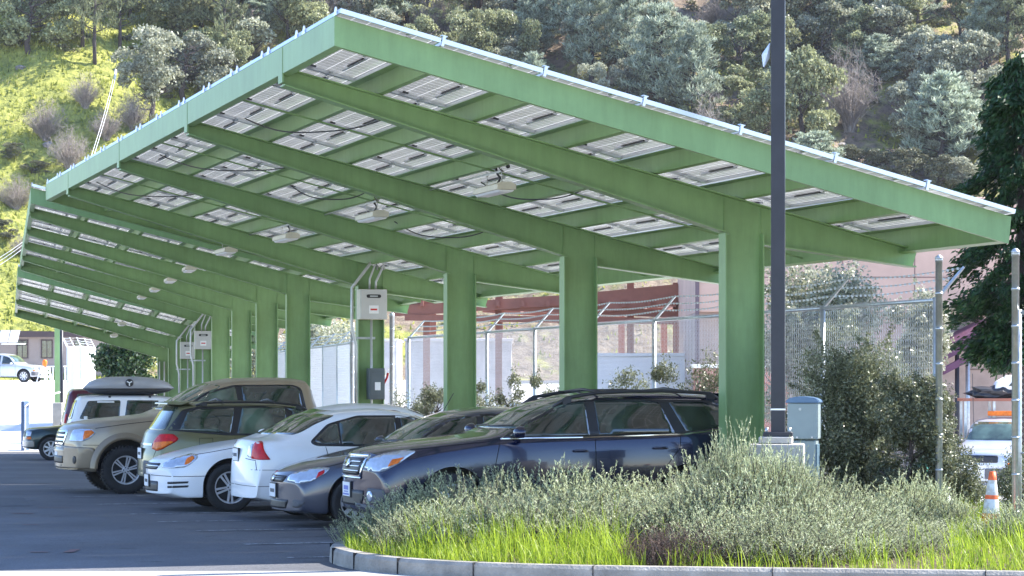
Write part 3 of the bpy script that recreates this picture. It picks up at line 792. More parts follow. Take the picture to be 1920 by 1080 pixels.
    def ray(s, u, v, mode, sgn):
        th = .35
        if mode == 'side': o, d = Vector((u, sgn * 3, v)), Vector((0, -sgn, 0))
        elif mode == 'front': o, d = Vector((-3, u, v)), Vector((1, 0, 0))
        elif mode == 'rear': o, d = Vector((s.S['L'] + 3, u, v)), Vector((-1, 0, 0))
        elif mode == 'top': o, d = Vector((u, v, 4)), Vector((0, 0, -1))
        elif mode in ('fc', 'rc'):   # 40 degree corner projections; u measured along, from the corner
            k = 1 if mode == 'fc' else -1
            d = Vector((k * .72, -sgn * .694, 0)); ax = Vector((k * .694, sgn * .72, 0))
            base = Vector((0 if k > 0 else s.S['L'], sgn * s.W, 0))
            # u>0: along the side ; u<0: across the nose
            o = base + Vector((k * .694, sgn * .72, 0)) * u - d * 4; o.z = v
        return s.bvh.ray_cast(o, d)
    def patch(s, name, poly, mode, material, sgn=-1, off=.004, step=.05, rnd=.0, parent=None, skirt=.012, both=False, label=None):
        if both:
            a = s.patch(name, poly, mode, material, -1, off, step, rnd, parent, skirt, False, label)
            if mode in ('front', 'rear'): poly2 = [(-u, v) for u, v in poly]
            else: poly2 = poly
            s.patch(name, poly2, mode, material, 1, off, step, rnd, parent, skirt, False, label); return a
        if mode in ('fc', 'rc'): poly = [(u * .62, v) for u, v in poly]
        P = roundpoly(poly, rnd) if rnd else list(poly)
        Q = []
        for a, b in zip(P, P[1:] + P[:1]):
            n = max(1, int(math.dist(a, b) / step))
            Q += [(a[0] + (b[0] - a[0]) * i / n, a[1] + (b[1] - a[1]) * i / n) for i in range(n)]
        pts = [Vector(q) for q in Q]; nb = len(pts)
        x0, x1 = min(q[0] for q in Q), max(q[0] for q in Q); y0, y1 = min(q[1] for q in Q), max(q[1] for q in Q)
        def inside(x, y):
            c = False
            for (ax, ay), (bx_, by_) in zip(Q, Q[1:] + Q[:1]):
                if (ay > y) != (by_ > y) and x < (bx_ - ax) * (y - ay) / (by_ - ay) + ax: c = not c
            return c
        gx = np.arange(x0 + step / 2, x1, step); gy = np.arange(y0 + step / 2, y1, step)
        for x in gx:
            for y in gy:
                if inside(x, y) and min((x - q[0]) ** 2 + (y - q[1]) ** 2 for q in Q) > (step * .45) ** 2: pts.append(Vector((x, y)))
        V, E, Fc, *_ = delaunay_2d_cdt(pts, [], [list(range(nb))], 1, 1e-6)
        co = []; nr = []
        for v in V:
            h = s.ray(v.x, v.y, mode, sgn)
            if h[0] is None: co.append(None); nr.append(None)
            else: co.append(h[0]); nr.append(h[1])
        bm = bmesh.new(); vt = [bm.verts.new(c + n * off) if c is not None else None for c, n in zip(co, nr)]
        for f in Fc:
            if all(vt[i] is not None for i in f):
                try: ff_ = bm.faces.new([vt[i] for i in f]); ff_.smooth = True
                except ValueError: pass
        if not bm.faces: bm.free(); return None
        # orient outwards
        outd = {'side': Vector((0, sgn, 0)), 'front': Vector((-1, 0, 0)), 'rear': Vector((1, 0, 0)), 'top': Vector((0, 0, 1)), 'fc': Vector((-.7, sgn * .7, 0)), 'rc': Vector((.7, sgn * .7, 0))}[mode]
        bm.normal_update()
        for f in bm.faces:
            if f.normal.dot(outd) < 0: f.normal_flip()
        nmap = {v_: n for v_, n in zip(vt, nr) if v_ is not None}
        be = [e for e in bm.edges if len(e.link_faces) == 1]
        low = {}
        for e in be:
            for v_ in e.verts:
                if v_ not in low: low[v_] = bm.verts.new(v_.co - nmap[v_] * (off + skirt))
        for e in be:
            a, b = e.verts; f = bm.faces.new((a, b, low[b], low[a])); f.smooth = False
        fixn(bm)
        c0 = sum((f.normal.dot(outd) for f in bm.faces if f.smooth), 0)
        if c0 < 0:
            for f in bm.faces: f.normal_flip()
        o = obj(name, bm, material, parent or s.root)
        if label: o['label'] = label
        return o
    def line(s, name, pts, mode, w=.008, material=None, sgn=-1, off=.0022, both=True, parent=None):
        """thin ribbon (panel gap or trim) following the body"""
        bm = bmesh.new()
        for sg in ((-1, 1) if both else (sgn,)):
            prev = None; P = []
            pl = [(-u, v) if (mode in ('front', 'rear') and sg > 0) else (u, v) for u, v in pts]
            for a, b in zip(pl, pl[1:]):
                n = max(1, int(math.dist(a, b) / .04)); P += [(a[0] + (b[0] - a[0]) * i / n, a[1] + (b[1] - a[1]) * i / n) for i in range(n)]
            P.append(pl[-1])
            for i, q in enumerate(P):
                t = Vector(P[min(i + 1, len(P) - 1)]) - Vector(P[max(0, i - 1)]); t.normalize(); nn = Vector((-t.y, t.x)) * w / 2
                hs = []
                for k in (-1, 1):
                    h = s.ray(q[0] + nn.x * k, q[1] + nn.y * k, mode, sg); hs.append(h)
                if hs[0][0] is None or hs[1][0] is None: prev = None; continue
                cur = [bm.verts.new(h[0] + h[1] * off) for h in hs] + [bm.verts.new(h[0] - h[1] * .004) for h in hs]
                if prev:
                    for (i0, i1) in ((0, 1), (1, 3), (2, 0)):
                        bm.faces.new((prev[i0], prev[i1], cur[i1], cur[i0]))
                prev = cur
        if not bm.faces: bm.free(); return
        fixn(bm); return obj(name, bm, material or SEAM, parent or s.root)
    def wheel(s, style='five', rimm=None):
        S = s.S; r = S['wr']; tw = S.get('tw', .21); rr = S.get('rim', r * .66)
        def ring():
            bm = bmesh.new(); h = tw / 2
            prof = [(rr * .98, -h * .78), (rr * 1.02, -h * .95), (r * .86, -h), (r * .965, -h * .88), (r, -h * .66), (r, -h * .22), (r * .985, -h * .2), (r * .985, -h * .14), (r, -h * .12), (r, h * .12), (r * .985, h * .14), (r * .985, h * .2), (r, h * .22), (r, h * .66), (r * .965, h * .88), (r * .86, h), (rr * 1.02, h * .95), (rr * .98, h * .78)]
            lathe(bm, prof, 48, 'y'); 
            if S.get('knobby'):
                for k in range(44):
                    a = 2 * math.pi * k / 44
                    for sg in (-1, 1):
                        b0 = len(bm.verts); vv = box(bm, r - .03, r + .012, (h * .5 if sg > 0 else -h * .98), (h * .98 if sg > 0 else -h * .5), -.012, .014)
                        bmesh.ops.rotate(bm, verts=vv, cent=(0, 0, 0), matrix=Matrix.Rotation(a + (.07 if sg > 0 else 0), 3, 'Y'))
            fixn(bm); me = bpy.data.meshes.new('tyre'); bm.to_mesh(me); bm.free(); me.materials.append(RUBBER); return me
        def rim():
            bm = bmesh.new(); h = tw / 2
            lathe(bm, [(rr * .99, -h * .80), (rr * 1.0, -h * .86), (rr * .93, -h * .84), (rr * .90, -h * .5), (rr * .86, h * .7)], 40, 'y')
            # dark back plate
            rg = lathe(bm, [(rr * .87, -h * .1), (.02, -h * .1)], 32, 'y', mi=1)
            # brake disc
            n = {'five': 5, 'six': 6, 'ten': 10, 'seven': 7, 'steel': 8}[style]
            for k in range(n):
                a = 2 * math.pi * k / n
                if style in ('five', 'six'):
                    for dd in (-.5, .5):
                        wsp = rr * (.10 if style == 'six' else .13)
                        pts = [(rr * .13, dd * wsp * .9 - wsp * .42), (rr * .13, dd * wsp * .9 + wsp * .42), (rr * .93, dd * wsp * 2.1 + wsp * .5), (rr * .93, dd * wsp * 2.1 - wsp * .5)]
                        fs = prism(bm, pts, -h * .80, -h * .55, 'y'); vv = list({v for f in fs for v in f.verts})
                        for v in vv:
                            if v.co.xz.length < rr * .5: v.co.y += h * .06
                        bmesh.ops.rotate(bm, verts=vv, cent=(0, 0, 0), matrix=Matrix.Rotation(a + math.pi / 2, 3, 'Y'))
                else:
                    wsp = rr * .11
                    fs = prism(bm, [(rr * .1, -wsp), (rr * .1, wsp), (rr * .93, wsp * 1.1), (rr * .93, -wsp * 1.1)], -h * .80, -h * .55, 'y'); vv = list({v for f in fs for v in f.verts})
                    bmesh.ops.rotate(bm, verts=vv, cent=(0, 0, 0), matrix=Matrix.Rotation(a, 3, 'Y'))
            lathe(bm, [(rr * .24, -h * .55), (rr * .24, -h * .80), (rr * .20, -h * .86), (rr * .12, -h * .86), (rr * .11, -h * .92), (.002, -h * .93)], 20, 'y')
            for k in range(5):
                a = 2 * math.pi * (k + .5) / 5; c = (rr * .17 * math.cos(a), rr * .17 * math.sin(a)); vv = []
                b0 = [v for v in box(bm, c[0] - .009, c[0] + .009, -h * .885, -h * .855, c[1] - .009, c[1] + .009, 1)]
            fixn(bm); me = bpy.data.meshes.new('wheel'); bm.to_mesh(me); bm.free()
            for f in me.polygons: f.use_smooth = False
            me.materials.append(rimm or RIM); me.materials.append(BLACKP); return me
        ty, rm = ring(), rim()
        for wx in S['wheels']:
            for sg in (-1, 1):
                w = bpy.data.objects.new('wheel', rm); COL.objects.link(w); w.parent = s.root
                w.matrix_local = Matrix.Translation((wx, sg * (s.W - tw / 2 - S.get('inset', .025)), r)) @ Matrix.Rotation(0 if sg < 0 else math.pi, 4, 'Z') @ Matrix.Rotation(.3 + wx, 4, 'Y')
                t = bpy.data.objects.new('tyre', ty); COL.objects.link(t); t.parent = w
    def handle(s, x, z, w=.17, m=None):
        for sg in (-1, 1):
            h = s.ray(x, z, 'side', sg)
            if h[0] is None: continue
            y = h[0].y; bm = bmesh.new()
            o = lambda q: y + sg * q
            tube(bm, [(x - w / 2, o(0), z), (x - w / 2 + .02, o(.028), z + .004), (x + w / 2 - .02, o(.028), z + .004), (x + w / 2, o(0), z)], [.012, .014, .014, .012], 8)
            obj('door_handle', bm, m or s.paint, s.root)
    def mirror(s, x, z, m=None, big=1.0):
        for sg in (-1, 1):
            h = s.ray(x, z, 'side', sg)
            if h[0] is None: continue
            y = h[0].y; b = big
            bm = bmesh.new(); bmesh.ops.create_uvsphere(bm, u_segments=16, v_segments=10, radius=1)
            for v in bm.verts:
                c = v.co; f = .09 * b if c.x < 0 else .045 * b
                v.co = Vector((x + c.x * f, y + sg * (.12 * b + c.y * .10 * b), z + .05 + max(-.8, c.z) * .075 * b))
            for f in bm.faces: f.smooth = True
            mo = obj('wing_mirror', bm, m or s.paint, s.root)
            bm = bmesh.new(); box(bm, x - .03, x + .03, min(y - sg * .02, y + sg * .1), max(y - sg * .02, y + sg * .1), z - .01, z + .03); bevel(bm, .008); obj('mirror_arm', bm, BLACKP, mo)
    def wipers(s, mode, pts):
        for a, b in pts:
            P = []
            for i in range(7):
                u = a[0] + (b[0] - a[0]) * i / 6; v = a[1] + (b[1] - a[1]) * i / 6
                h = s.ray(u, v, mode, -1)
                if h[0] is not None: P.append(h[0] + h[1] * .02)
            if len(P) > 2:
                bm = bmesh.new(); tube(bm, P, .008, 5); obj('wiper', bm, BLACKP, s.root)
    def rails(s, y, xs, h=.045, r=.02):
        for sg in (-1, 1):
            P = []
            for i, x in enumerate(xs):
                hit = s.ray(x, sg * y, 'top', sg)
                P.append((x, sg * y, hit[0].z + (0 if i in (0, len(xs) - 1) else h)))
            bm = bmesh.new(); tube(bm, P, r, 8)
            for q in (P[1], P[-2]): box(bm, q[0] - .05, q[0] + .05, q[1] - .018, q[1] + .018, q[2] - h - .02, q[2])
            obj('roof_rail', bm, BLACKP, s.root)
    def crossbar(s, x, y, h=.05):
        z = s.ray(x, y, 'top', 1)[0].z + h; zc = s.ray(x, 0, 'top', 1)[0].z + .03
        bm = bmesh.new(); tube(bm, [(x, -y, z), (x, 0, max(z, zc)), (x, y, z)], .016, 6); obj('cross_bar', bm, BLACKP, s.root)
    def plate(s, mode, z, w=.31, h=.155, printed=False, y0=0.0):
        hit = s.ray(y0, z, mode, -1)
        if hit[0] is None: return
        sg = -1 if mode == 'front' else 1; x = hit[0].x + sg * .015
        bm = bmesh.new(); box(bm, min(x, x - sg * .02), max(x, x - sg * .02), y0 - w / 2 - .012, y0 + w / 2 + .012, z - h / 2 - .012, z + h / 2 + .012); bevel(bm, .004); p = obj('plate_holder', bm, BLACKP, s.root)
        bm = bmesh.new(); box(bm, min(x + sg * .001, x + sg * .006), max(x + sg * .001, x + sg * .006), y0 - w / 2, y0 + w / 2, z - h / 2, z + h / 2); q = obj('number_plate', bm, PLATE, p)
        bm = bmesh.new()
        xx = (min(x + sg * .0062, x + sg * .0078), max(x + sg * .0062, x + sg * .0078))
        if printed:
            box(bm, *xx, y0 - w * .32, y0 + w * .32, z - h * .05, z + h * .25); box(bm, *xx, y0 - w * .42, y0 + w * .42, z - h * .42, z - h * .3)
            for k in range(5): box(bm, *xx, y0 - w * .3 + k * w * .13, y0 - w * .3 + k * w * .13 + w * .07, z - h * .24, z - h * .12)
        else:
            for k in range(7): box(bm, *xx, y0 - w * .36 + k * w * .105, y0 - w * .36 + k * w * .105 + w * .05, z - h * .16, z + h * .12)
        obj('plate_characters', bm, BLUEP if printed else SEAM, q)
OLIVE = paint('olive_metallic_paint', (.15, .145, .07), .34, .4)
WHITE = paint('white_paint', (.80, .80, .80), .3, 0, .03)
CREAMW = paint('warm_white_paint', (.66, .645, .60), .32, 0, .03)
GREYP = paint('dark_grey_metallic_paint', (.065, .07, .095), .28, .4, coat=1)
NAVY = paint('dark_navy_metallic_paint', (.005, .008, .034), .16, .22, coat=1)
BEIGE = paint('beige_metallic_paint', (.36, .29, .20), .34, .45)
BEIGED = paint('taupe_cladding_paint', (.26, .20, .13), .45, .3)
MAROON = paint('maroon_paint', (.10, .012, .03), .3, .2)
TEALD = paint('dark_green_metallic_paint', (.012, .03, .03), .3, .4)
SILVW = paint('pale_silver_paint', (.50, .52, .56), .3, .3)
GREYCL = mat('grey_cladding', (.09, .09, .095), .6, var=.1, scale=10)
TAN = paint('tan_lower_paint', (.33, .30, .26), .4, .25)
def pose(fr, a, t, flip, L, W, dz=0.0):
    """near side plane at t; nose-out: nose at a; flip: tail at a"""
    g = G(*fr.p(a + 2.3, t + W)[:2]) + dz
    if not flip: return fr.m(a, t + W, g)
    return fr.m(a + L, t + W, g, math.pi)
# --- dark navy wagon in front
def wagon_navy():
    S = dict(L=4.78, W=.91, wr=.345, arch=.40, wheels=[.96, 3.70], rw=.66, bow=.30, rbow=.2, cab=.36,
        top=[(0, .74), (.05, .86), (.12, .93), (.45, 1.0), (1.2, 1.085), (1.42, 1.115), (1.55, 1.15), (2.05, 1.41), (2.4, 1.52), (2.8, 1.575), (3.4, 1.59), (4.0, 1.565), (4.3, 1.53), (4.4, 1.45), (4.62, 1.14), (4.72, .95), (4.76, .8), (4.78, .6)],
        shoulder=[(0, .66), (.3, .84), (1.0, .96), (1.6, 1.03), (3, 1.07), (4.2, 1.11), (4.6, 1.04), (4.74, .85), (4.78, .55)],
        bot=[(0, .30), (.25, .22), (.8, .25), (4.2, .27), (4.78, .42)], plan=[(0, .84), (.25, .93), (.7, .99), (1.2, 1), (3.9, 1), (4.4, .96), (4.78, .88)])
    c = Car('navy_wagon', 'dark navy wagon with roof rails, nearest car and partly behind the rosemary', 'car', pose(F1, 6.72, 26.12, False, 4.78, .91, .04), S, NAVY)
    # glass
    c.patch('window_trim', [(1.50, 1.055), (2.28, 1.455), (2.75, 1.515), (4.0, 1.49), (4.36, 1.35), (4.42, 1.17), (3.62, 1.085), (2.5, 1.06)], 'side', CHROME, both=True, off=.003, rnd=.03)
    c.patch('pillar_black', [(1.54, 1.07), (2.29, 1.44), (2.75, 1.498), (3.99, 1.475), (4.34, 1.34), (4.39, 1.18), (3.62, 1.10), (2.5, 1.075)], 'side', BLACKP, both=True, off=.006, rnd=.03)
    c.patch('side_window', [(1.62, 1.085), (2.31, 1.42), (2.55, 1.462), (2.55, 1.085)], 'side', GLASS, both=True, off=.010, rnd=.02)
    c.patch('side_window', [(2.66, 1.088), (2.66, 1.474), (3.2, 1.476), (3.42, 1.455), (3.56, 1.105)], 'side', GLASS, both=True, off=.010, rnd=.02)
    c.patch('side_window', [(3.70, 1.118), (3.54, 1.455), (3.96, 1.455), (4.28, 1.33), (4.33, 1.195)], 'side', GLASS, both=True, off=.010, rnd=.02)
    c.patch('windscreen', [(-.74, 1.17), (.74, 1.17), (.62, 1.50), (0, 1.525), (-.62, 1.50)], 'front', GLASSG, off=.005, rnd=.05, step=.07)
    c.patch('rear_window', [(-.60, 1.15), (.60, 1.15), (.55, 1.47), (-.55, 1.47)], 'rear', GLASS, off=.005, rnd=.05, step=.07)
    # front
    c.patch('headlamp', [(-.50, .745), (-.22, .70), (.02, .71), (.28, .80), (.50, .93), (.30, .945), (-.10, .90), (-.42, .83)], 'fc', LAMPC, both=True, off=.006, rnd=.03, step=.04)
    c.patch('indicator', [(.08, .76), (.26, .80), (.34, .865), (.14, .84)], 'fc', LAMPO, both=True, off=.010, rnd=.01, step=.03)
    g = c.patch('grille', [(-.36, .66), (.36, .66), (.42, .85), (-.42, .85)], 'front', BLACKP, off=.006, rnd=.05)
    c.patch('grille_surround', [(-.44, .865), (.44, .865), (.42, .895), (-.42, .895)], 'front', CHROME, off=.012, rnd=.01)
    c.patch('grille_surround', [(-.40, .62), (.40, .62), (.41, .645), (-.41, .645)], 'front', CHROME, off=.012, rnd=.01)
    for k in (-1, 1): c.patch('grille_surround', [(k * .38, .64), (k * .41, .64), (k * .455, .88), (k * .425, .88)], 'front', CHROME, off=.012)
    for z in (.70, .75, .80): c.patch('grille_bar', [(-.35, z), (.35, z), (.36, z + .016), (-.36, z + .016)], 'front', CHROME, off=.014, parent=g)
    c.patch('emblem', [(.09 * math.cos(q), .785 + .05 * math.sin(q)) for q in np.linspace(0, 6.0, 16)], 'front', CHROME, off=.024, parent=g)
    c.patch('lower_grille', [(-.42, .33), (.42, .33), (.46, .50), (-.46, .50)], 'front', BLACKP, off=.006, rnd=.04)
    c.patch('bumper_cladding', [(-.7, .22), (-.1, .22), (.55, .24), (.55, .31), (-.7, .36)], 'fc', GREYCL, both=True, off=.012, rnd=.02)
    c.patch('fog_lamp_bezel', [(-.38, .36), (-.05, .36), (.12, .42), (.06, .52), (-.34, .53)], 'fc', GREYCL, both=True, off=.010, rnd=.03)
    c.patch('fog_lamp', [(-.26 + .07 * math.cos(q), .44 + .06 * math.sin(q)) for q in np.linspace(0, 6.0, 14)], 'fc', LAMPC, both=True, off=.02, step=.03)
    c.patch('sill_cladding', [(1.45, .27), (3.22, .27), (3.22, .42), (1.45, .40)], 'side', GREYCL, both=True, off=.008, rnd=.02)
    c.plate('front', .50, printed=True)
    # shut lines
    c.line('door_gap', [(1.50, 1.04), (1.44, .8), (1.46, .42)], 'side'); c.line('door_gap', [(2.60, 1.07), (2.60, .42)], 'side')
    c.line('door_gap', [(3.62, 1.09), (3.60, .95), (3.40, .70), (3.22, .42)], 'side'); c.line('door_gap', [(1.5, .415), (3.2, .425)], 'side')
    c.line('bonnet_gap', [(.52, .945), (.9, .985), (1.40, 1.035)], 'side')
    c.line('body_crease', [(1.0, .90), (2.2, .93), (3.6, .955), (4.5, .97)], 'side', .006, NAVY, off=.006)
    c.line('body_crease', [(1.3, .50), (2.0, .52), (3.1, .56)], 'side', .008, NAVY, off=.006)
    c.handle(2.42, .92, m=NAVY); c.handle(3.36, .945, m=NAVY); c.mirror(1.72, 1.08, NAVY)
    c.wheel('five')
    c.wipers('front', [((-.1, 1.17), (-.62, 1.19)), ((.5, 1.17), (.0, 1.19))])
    c.rails(.60, [2.2, 2.36, 2.7, 3.1, 3.5, 3.9, 4.08, 4.2], .055, .02); c.crossbar(2.75, .6, .06); c.crossbar(3.75, .6, .06)
    bm = bmesh.new(); prism(bm, [(4.12, 1.56), (4.46, 1.545), (4.50, 1.50), (4.30, 1.50)], -.60, .60, 'y'); bevel(bm, .015, 2); obj('roof_spoiler', bm, NAVY, c.root)
    c.patch('tail_lamp', [(-.35, .88), (.12, .92), (.12, 1.06), (-.3, 1.04)], 'rc', LAMPR, both=True, off=.006, rnd=.03)
wagon_navy()
SEDAN_C = dict(L=4.44, W=.86, wr=.305, arch=.35, wheels=[.83, 3.45], rw=.60, bow=.32, rbow=.16, cab=.36,
    top=[(0, .55), (.04, .64), (.12, .69), (.5, .80), (1.0, .90), (1.22, .95), (1.35, 1.0), (1.9, 1.29), (2.25, 1.39), (2.65, 1.43), (3.1, 1.41), (3.45, 1.325), (3.95, 1.08), (4.05, 1.055), (4.33, 1.04), (4.38, .98), (4.43, .7), (4.44, .5)],
    shoulder=[(0, .50), (.3, .66), (1.0, .83), (1.5, .89), (3, .93), (4.0, .98), (4.35, .93), (4.44, .48)],
    bot=[(0, .20), (.25, .16), (.8, .19), (3.8, .21), (4.44, .30)], plan=[(0, .80), (.25, .92), (.7, .99), (1.2, 1), (3.5, 1), (4.1, .965), (4.44, .90)])
def civic(label, mtx, pm, front):
    c = Car('sedan', label, 'car', mtx, SEDAN_C, pm)
    c.patch('window_trim', [(1.45, .92), (2.02, 1.28), (2.4, 1.345), (2.95, 1.345), (3.35, 1.24), (3.62, 1.01), (3.55, .96), (2.4, .94)], 'side', BLACKP, both=True, off=.003, rnd=.05)
    c.patch('side_window', [(1.55, .955), (2.06, 1.26), (2.38, 1.315), (2.38, .955)], 'side', GLASS, both=True, off=.008, rnd=.02)
    c.patch('side_window', [(2.46, .955), (2.46, 1.32), (2.92, 1.32), (3.20, 1.255), (3.20, .975)], 'side', GLASS, both=True, off=.008, rnd=.03)
    c.patch('side_window', [(3.225, .98), (3.225, 1.245), (3.33, 1.21), (3.56, 1.02), (3.5, .985)], 'side', GLASS, both=True, off=.008, rnd=.03)
    c.patch('windscreen', [(-.70, 1.01), (.70, 1.01), (.57, 1.33), (0, 1.355), (-.57, 1.33)], 'front', GLASSG, off=.004, rnd=.05, step=.06)
    c.patch('rear_window', [(-.62, 1.10), (.62, 1.10), (.52, 1.345), (0, 1.365), (-.52, 1.345)], 'rear', GLASS, off=.004, rnd=.05, step=.06)
    c.patch('headlamp', [(-.42, .55), (-.1, .52), (.2, .56), (.42, .66), (.46, .715), (.2, .72), (-.25, .66), (-.42, .61)], 'fc', LAMPC, both=True, off=.006, rnd=.03, step=.03)
    c.patch('indicator', [(.24, .585), (.38, .65), (.36, .69), (.26, .66)], 'fc', LAMPR if front else LAMPO, both=True, off=.009, rnd=.01, step=.02)
    g = c.patch('grille', [(-.34, .535), (.34, .535), (.38, .615), (-.38, .615)], 'front', BLACKP, off=.006, rnd=.03)
    for z in (.56, .585): c.patch('grille_bar', [(-.33, z), (.33, z), (.33, z + .008), (-.33, z + .008)], 'front', pm, off=.012, parent=g)
    c.patch('emblem', [(.055 * math.cos(q), .575 + .04 * math.sin(q)) for q in np.linspace(0, 6.0, 12)], 'front', CHROME, off=.02, parent=g)
    c.patch('air_intake', [(-.40, .22), (.40, .22), (.46, .33), (-.46, .33)], 'front', BLACKP, off=.004, rnd=.03)
    c.patch('fog_lamp_recess', [(-.28, .24), (-.06, .24), (.08, .31), (-.24, .34)], 'fc', GREYCL, both=True, off=.004, rnd=.03)
    c.plate('front', .43) 
    c.patch('tail_lamp', [(-.20, .80), (.04, .79), (.28, .79), (.20, .86), (.06, 1.0), (-.04, 1.02), (-.18, 1.0)], 'rc', LAMPR, both=True, off=.008, rnd=.02, step=.03)
    c.patch('reversing_lamp', [(-.36, .83), (-.215, .81), (-.195, .99), (-.33, .97)], 'rc', LAMPC, both=True, off=.008, rnd=.02, step=.03)
    c.plate('rear', .84)
    c.line('boot_gap', [(-.72, .66), (-.68, .78), (-.42, .80)], 'rear'); c.line('bumper_gap', [(3.90, .66), (4.35, .66)], 'side', .006)
    c.line('bumper_crease', [(-.6, .46), (.0, .45), (.5, .46)], 'rc', .006)
    c.line('door_gap', [(1.34, .88), (1.30, .6), (1.34, .30)], 'side'); c.line('door_gap', [(2.42, .93), (2.42, .30)], 'side'); c.line('door_gap', [(3.42, .95), (3.38, .75), (3.12, .55), (3.04, .30)], 'side')
    c.line('bonnet_gap', [(.46, .72), (.8, .80), (1.28, .90)], 'side', .006)
    c.line('side_moulding', [(1.2, .52), (3.0, .55)], 'side', .02, pm, off=.01)
    c.handle(2.25, .80); c.handle(3.25, .83); c.mirror(1.58, .94, pm, .95); c.wheel('ten')
    c.wipers('front', [((-.1, 1.0), (-.6, 1.02)), ((.45, 1.0), (.0, 1.02))])
    return c
civic('dark grey sedan parked nose out between the navy wagon and the white sedans', pose(F1, 6.49, 28.95, False, 4.44, .86, .02), GREYP, True)
civic('white sedan parked tail out, its red tail lamp toward the lane', pose(F1, 6.46, 31.2, True, 4.44, .86), WHITE, False)
def impala():
    S = dict(L=5.05, W=.925, wr=.338, arch=.385, wheels=[1.0, 3.81], rw=.66, bow=.36, rbow=.18, cab=.36,
        top=[(0, .60), (.04, .68), (.12, .73), (.5, .83), (1.1, .94), (1.42, .985), (1.6, 1.05), (2.2, 1.35), (2.5, 1.435), (2.9, 1.48), (3.4, 1.465), (3.75, 1.39), (4.3, 1.11), (4.42, 1.08), (4.92, 1.05), (5.0, .95), (5.04, .7), (5.05, .5)],
        shoulder=[(0, .55), (.3, .70), (1.0, .86), (1.6, .93), (3, .97), (4.4, 1.01), (4.9, .95), (5.05, .5)],
        bot=[(0, .25), (.25, .19), (.8, .20), (4.2, .22), (5.05, .34)], plan=[(0, .78), (.3, .92), (.7, .99), (1.2, 1), (4.0, 1), (4.6, .96), (5.05, .88)])
    c = Car('large_sedan', 'white large sedan parked nose out beside the tail-out white sedan, five-spoke wheels', 'car', pose(F1, 5.78, 33.85, False, 5.05, .925), S, WHITE)
    c.patch('window_trim', [(1.70, .96), (2.30, 1.33), (2.7, 1.395), (3.4, 1.385), (3.75, 1.27), (4.0, 1.03), (3.0, .985)], 'side', BLACKP, both=True, off=.003, rnd=.05)
    c.patch('side_window', [(1.80, .99), (2.33, 1.31), (2.68, 1.365), (2.68, .995)], 'side', GLASS, both=True, off=.008, rnd=.02)
    c.patch('side_window', [(2.76, .998), (2.76, 1.37), (3.38, 1.36), (3.70, 1.25), (3.80, 1.03)], 'side', GLASS, both=True, off=.008, rnd=.03)
    c.patch('windscreen', [(-.76, 1.05), (.76, 1.05), (.62, 1.38), (0, 1.405), (-.62, 1.38)], 'front', GLASSG, off=.004, rnd=.05, step=.06)
    c.patch('rear_window', [(-.66, 1.14), (.66, 1.14), (.56, 1.39), (0, 1.41), (-.56, 1.39)], 'rear', GLASS, off=.004, rnd=.05, step=.06)
    c.patch('headlamp', [(-.36, .605), (.0, .60), (.26, .615), (.38, .66), (.50, .74), (.44, .79), (.2, .80), (-.08, .75), (-.36, .66)], 'fc', LAMPC, both=True, off=.006, rnd=.03, step=.03)
    c.patch('indicator', [(.24, .645), (.36, .67), (.43, .74), (.35, .77), (.25, .74)], 'fc', LAMPO, both=True, off=.010, rnd=.02, step=.02)
    g = c.patch('grille', [(-.42, .58), (.42, .58), (.46, .665), (-.46, .665)], 'front', BLACKP, off=.006, rnd=.03)
    c.patch('grille_bar', [(-.44, .615), (.44, .615), (.44, .63), (-.44, .63)], 'front', CHROME, off=.014, parent=g)
    c.patch('lower_grille', [(-.44, .28), (.44, .28), (.44, .42), (-.44, .42)], 'front', BLACKP, off=.004, rnd=.02)
    for k in (0, 1): c.patch('bumper_slot', [(-.14, .33 + k * .055), (.34, .345 + k * .055), (.36, .372 + k * .055), (-.14, .362 + k * .055)], 'fc', BLACKP, both=True, off=.004, rnd=.008, step=.03)
    c.plate('front', .42)
    c.line('bumper_crease', [(-.5, .50), (.1, .49), (.5, .50)], 'fc', .008)
    c.line('door_gap', [(1.52, .93), (1.46, .6), (1.50, .32)], 'side'); c.line('door_gap', [(2.72, .97), (2.72, .32)], 'side'); c.line('bonnet_gap', [(.55, .79), (1.0, .87), (1.5, .94)], 'side', .006)
    c.patch('tail_lamp', [(-.4, .8), (.2, .82), (.2, .96), (-.4, .95)], 'rc', LAMPR, both=True, off=.006, rnd=.02)
    c.handle(2.55, .84); c.handle(3.6, .86); c.mirror(1.85, .98, WHITE); c.wheel('five')
    bm = bmesh.new(); tube(bm, [(4.1, -.3, 1.2), (4.35, -.3, 1.62)], .006, 5); obj('aerial', bm, BLACKP, c.root)
impala()
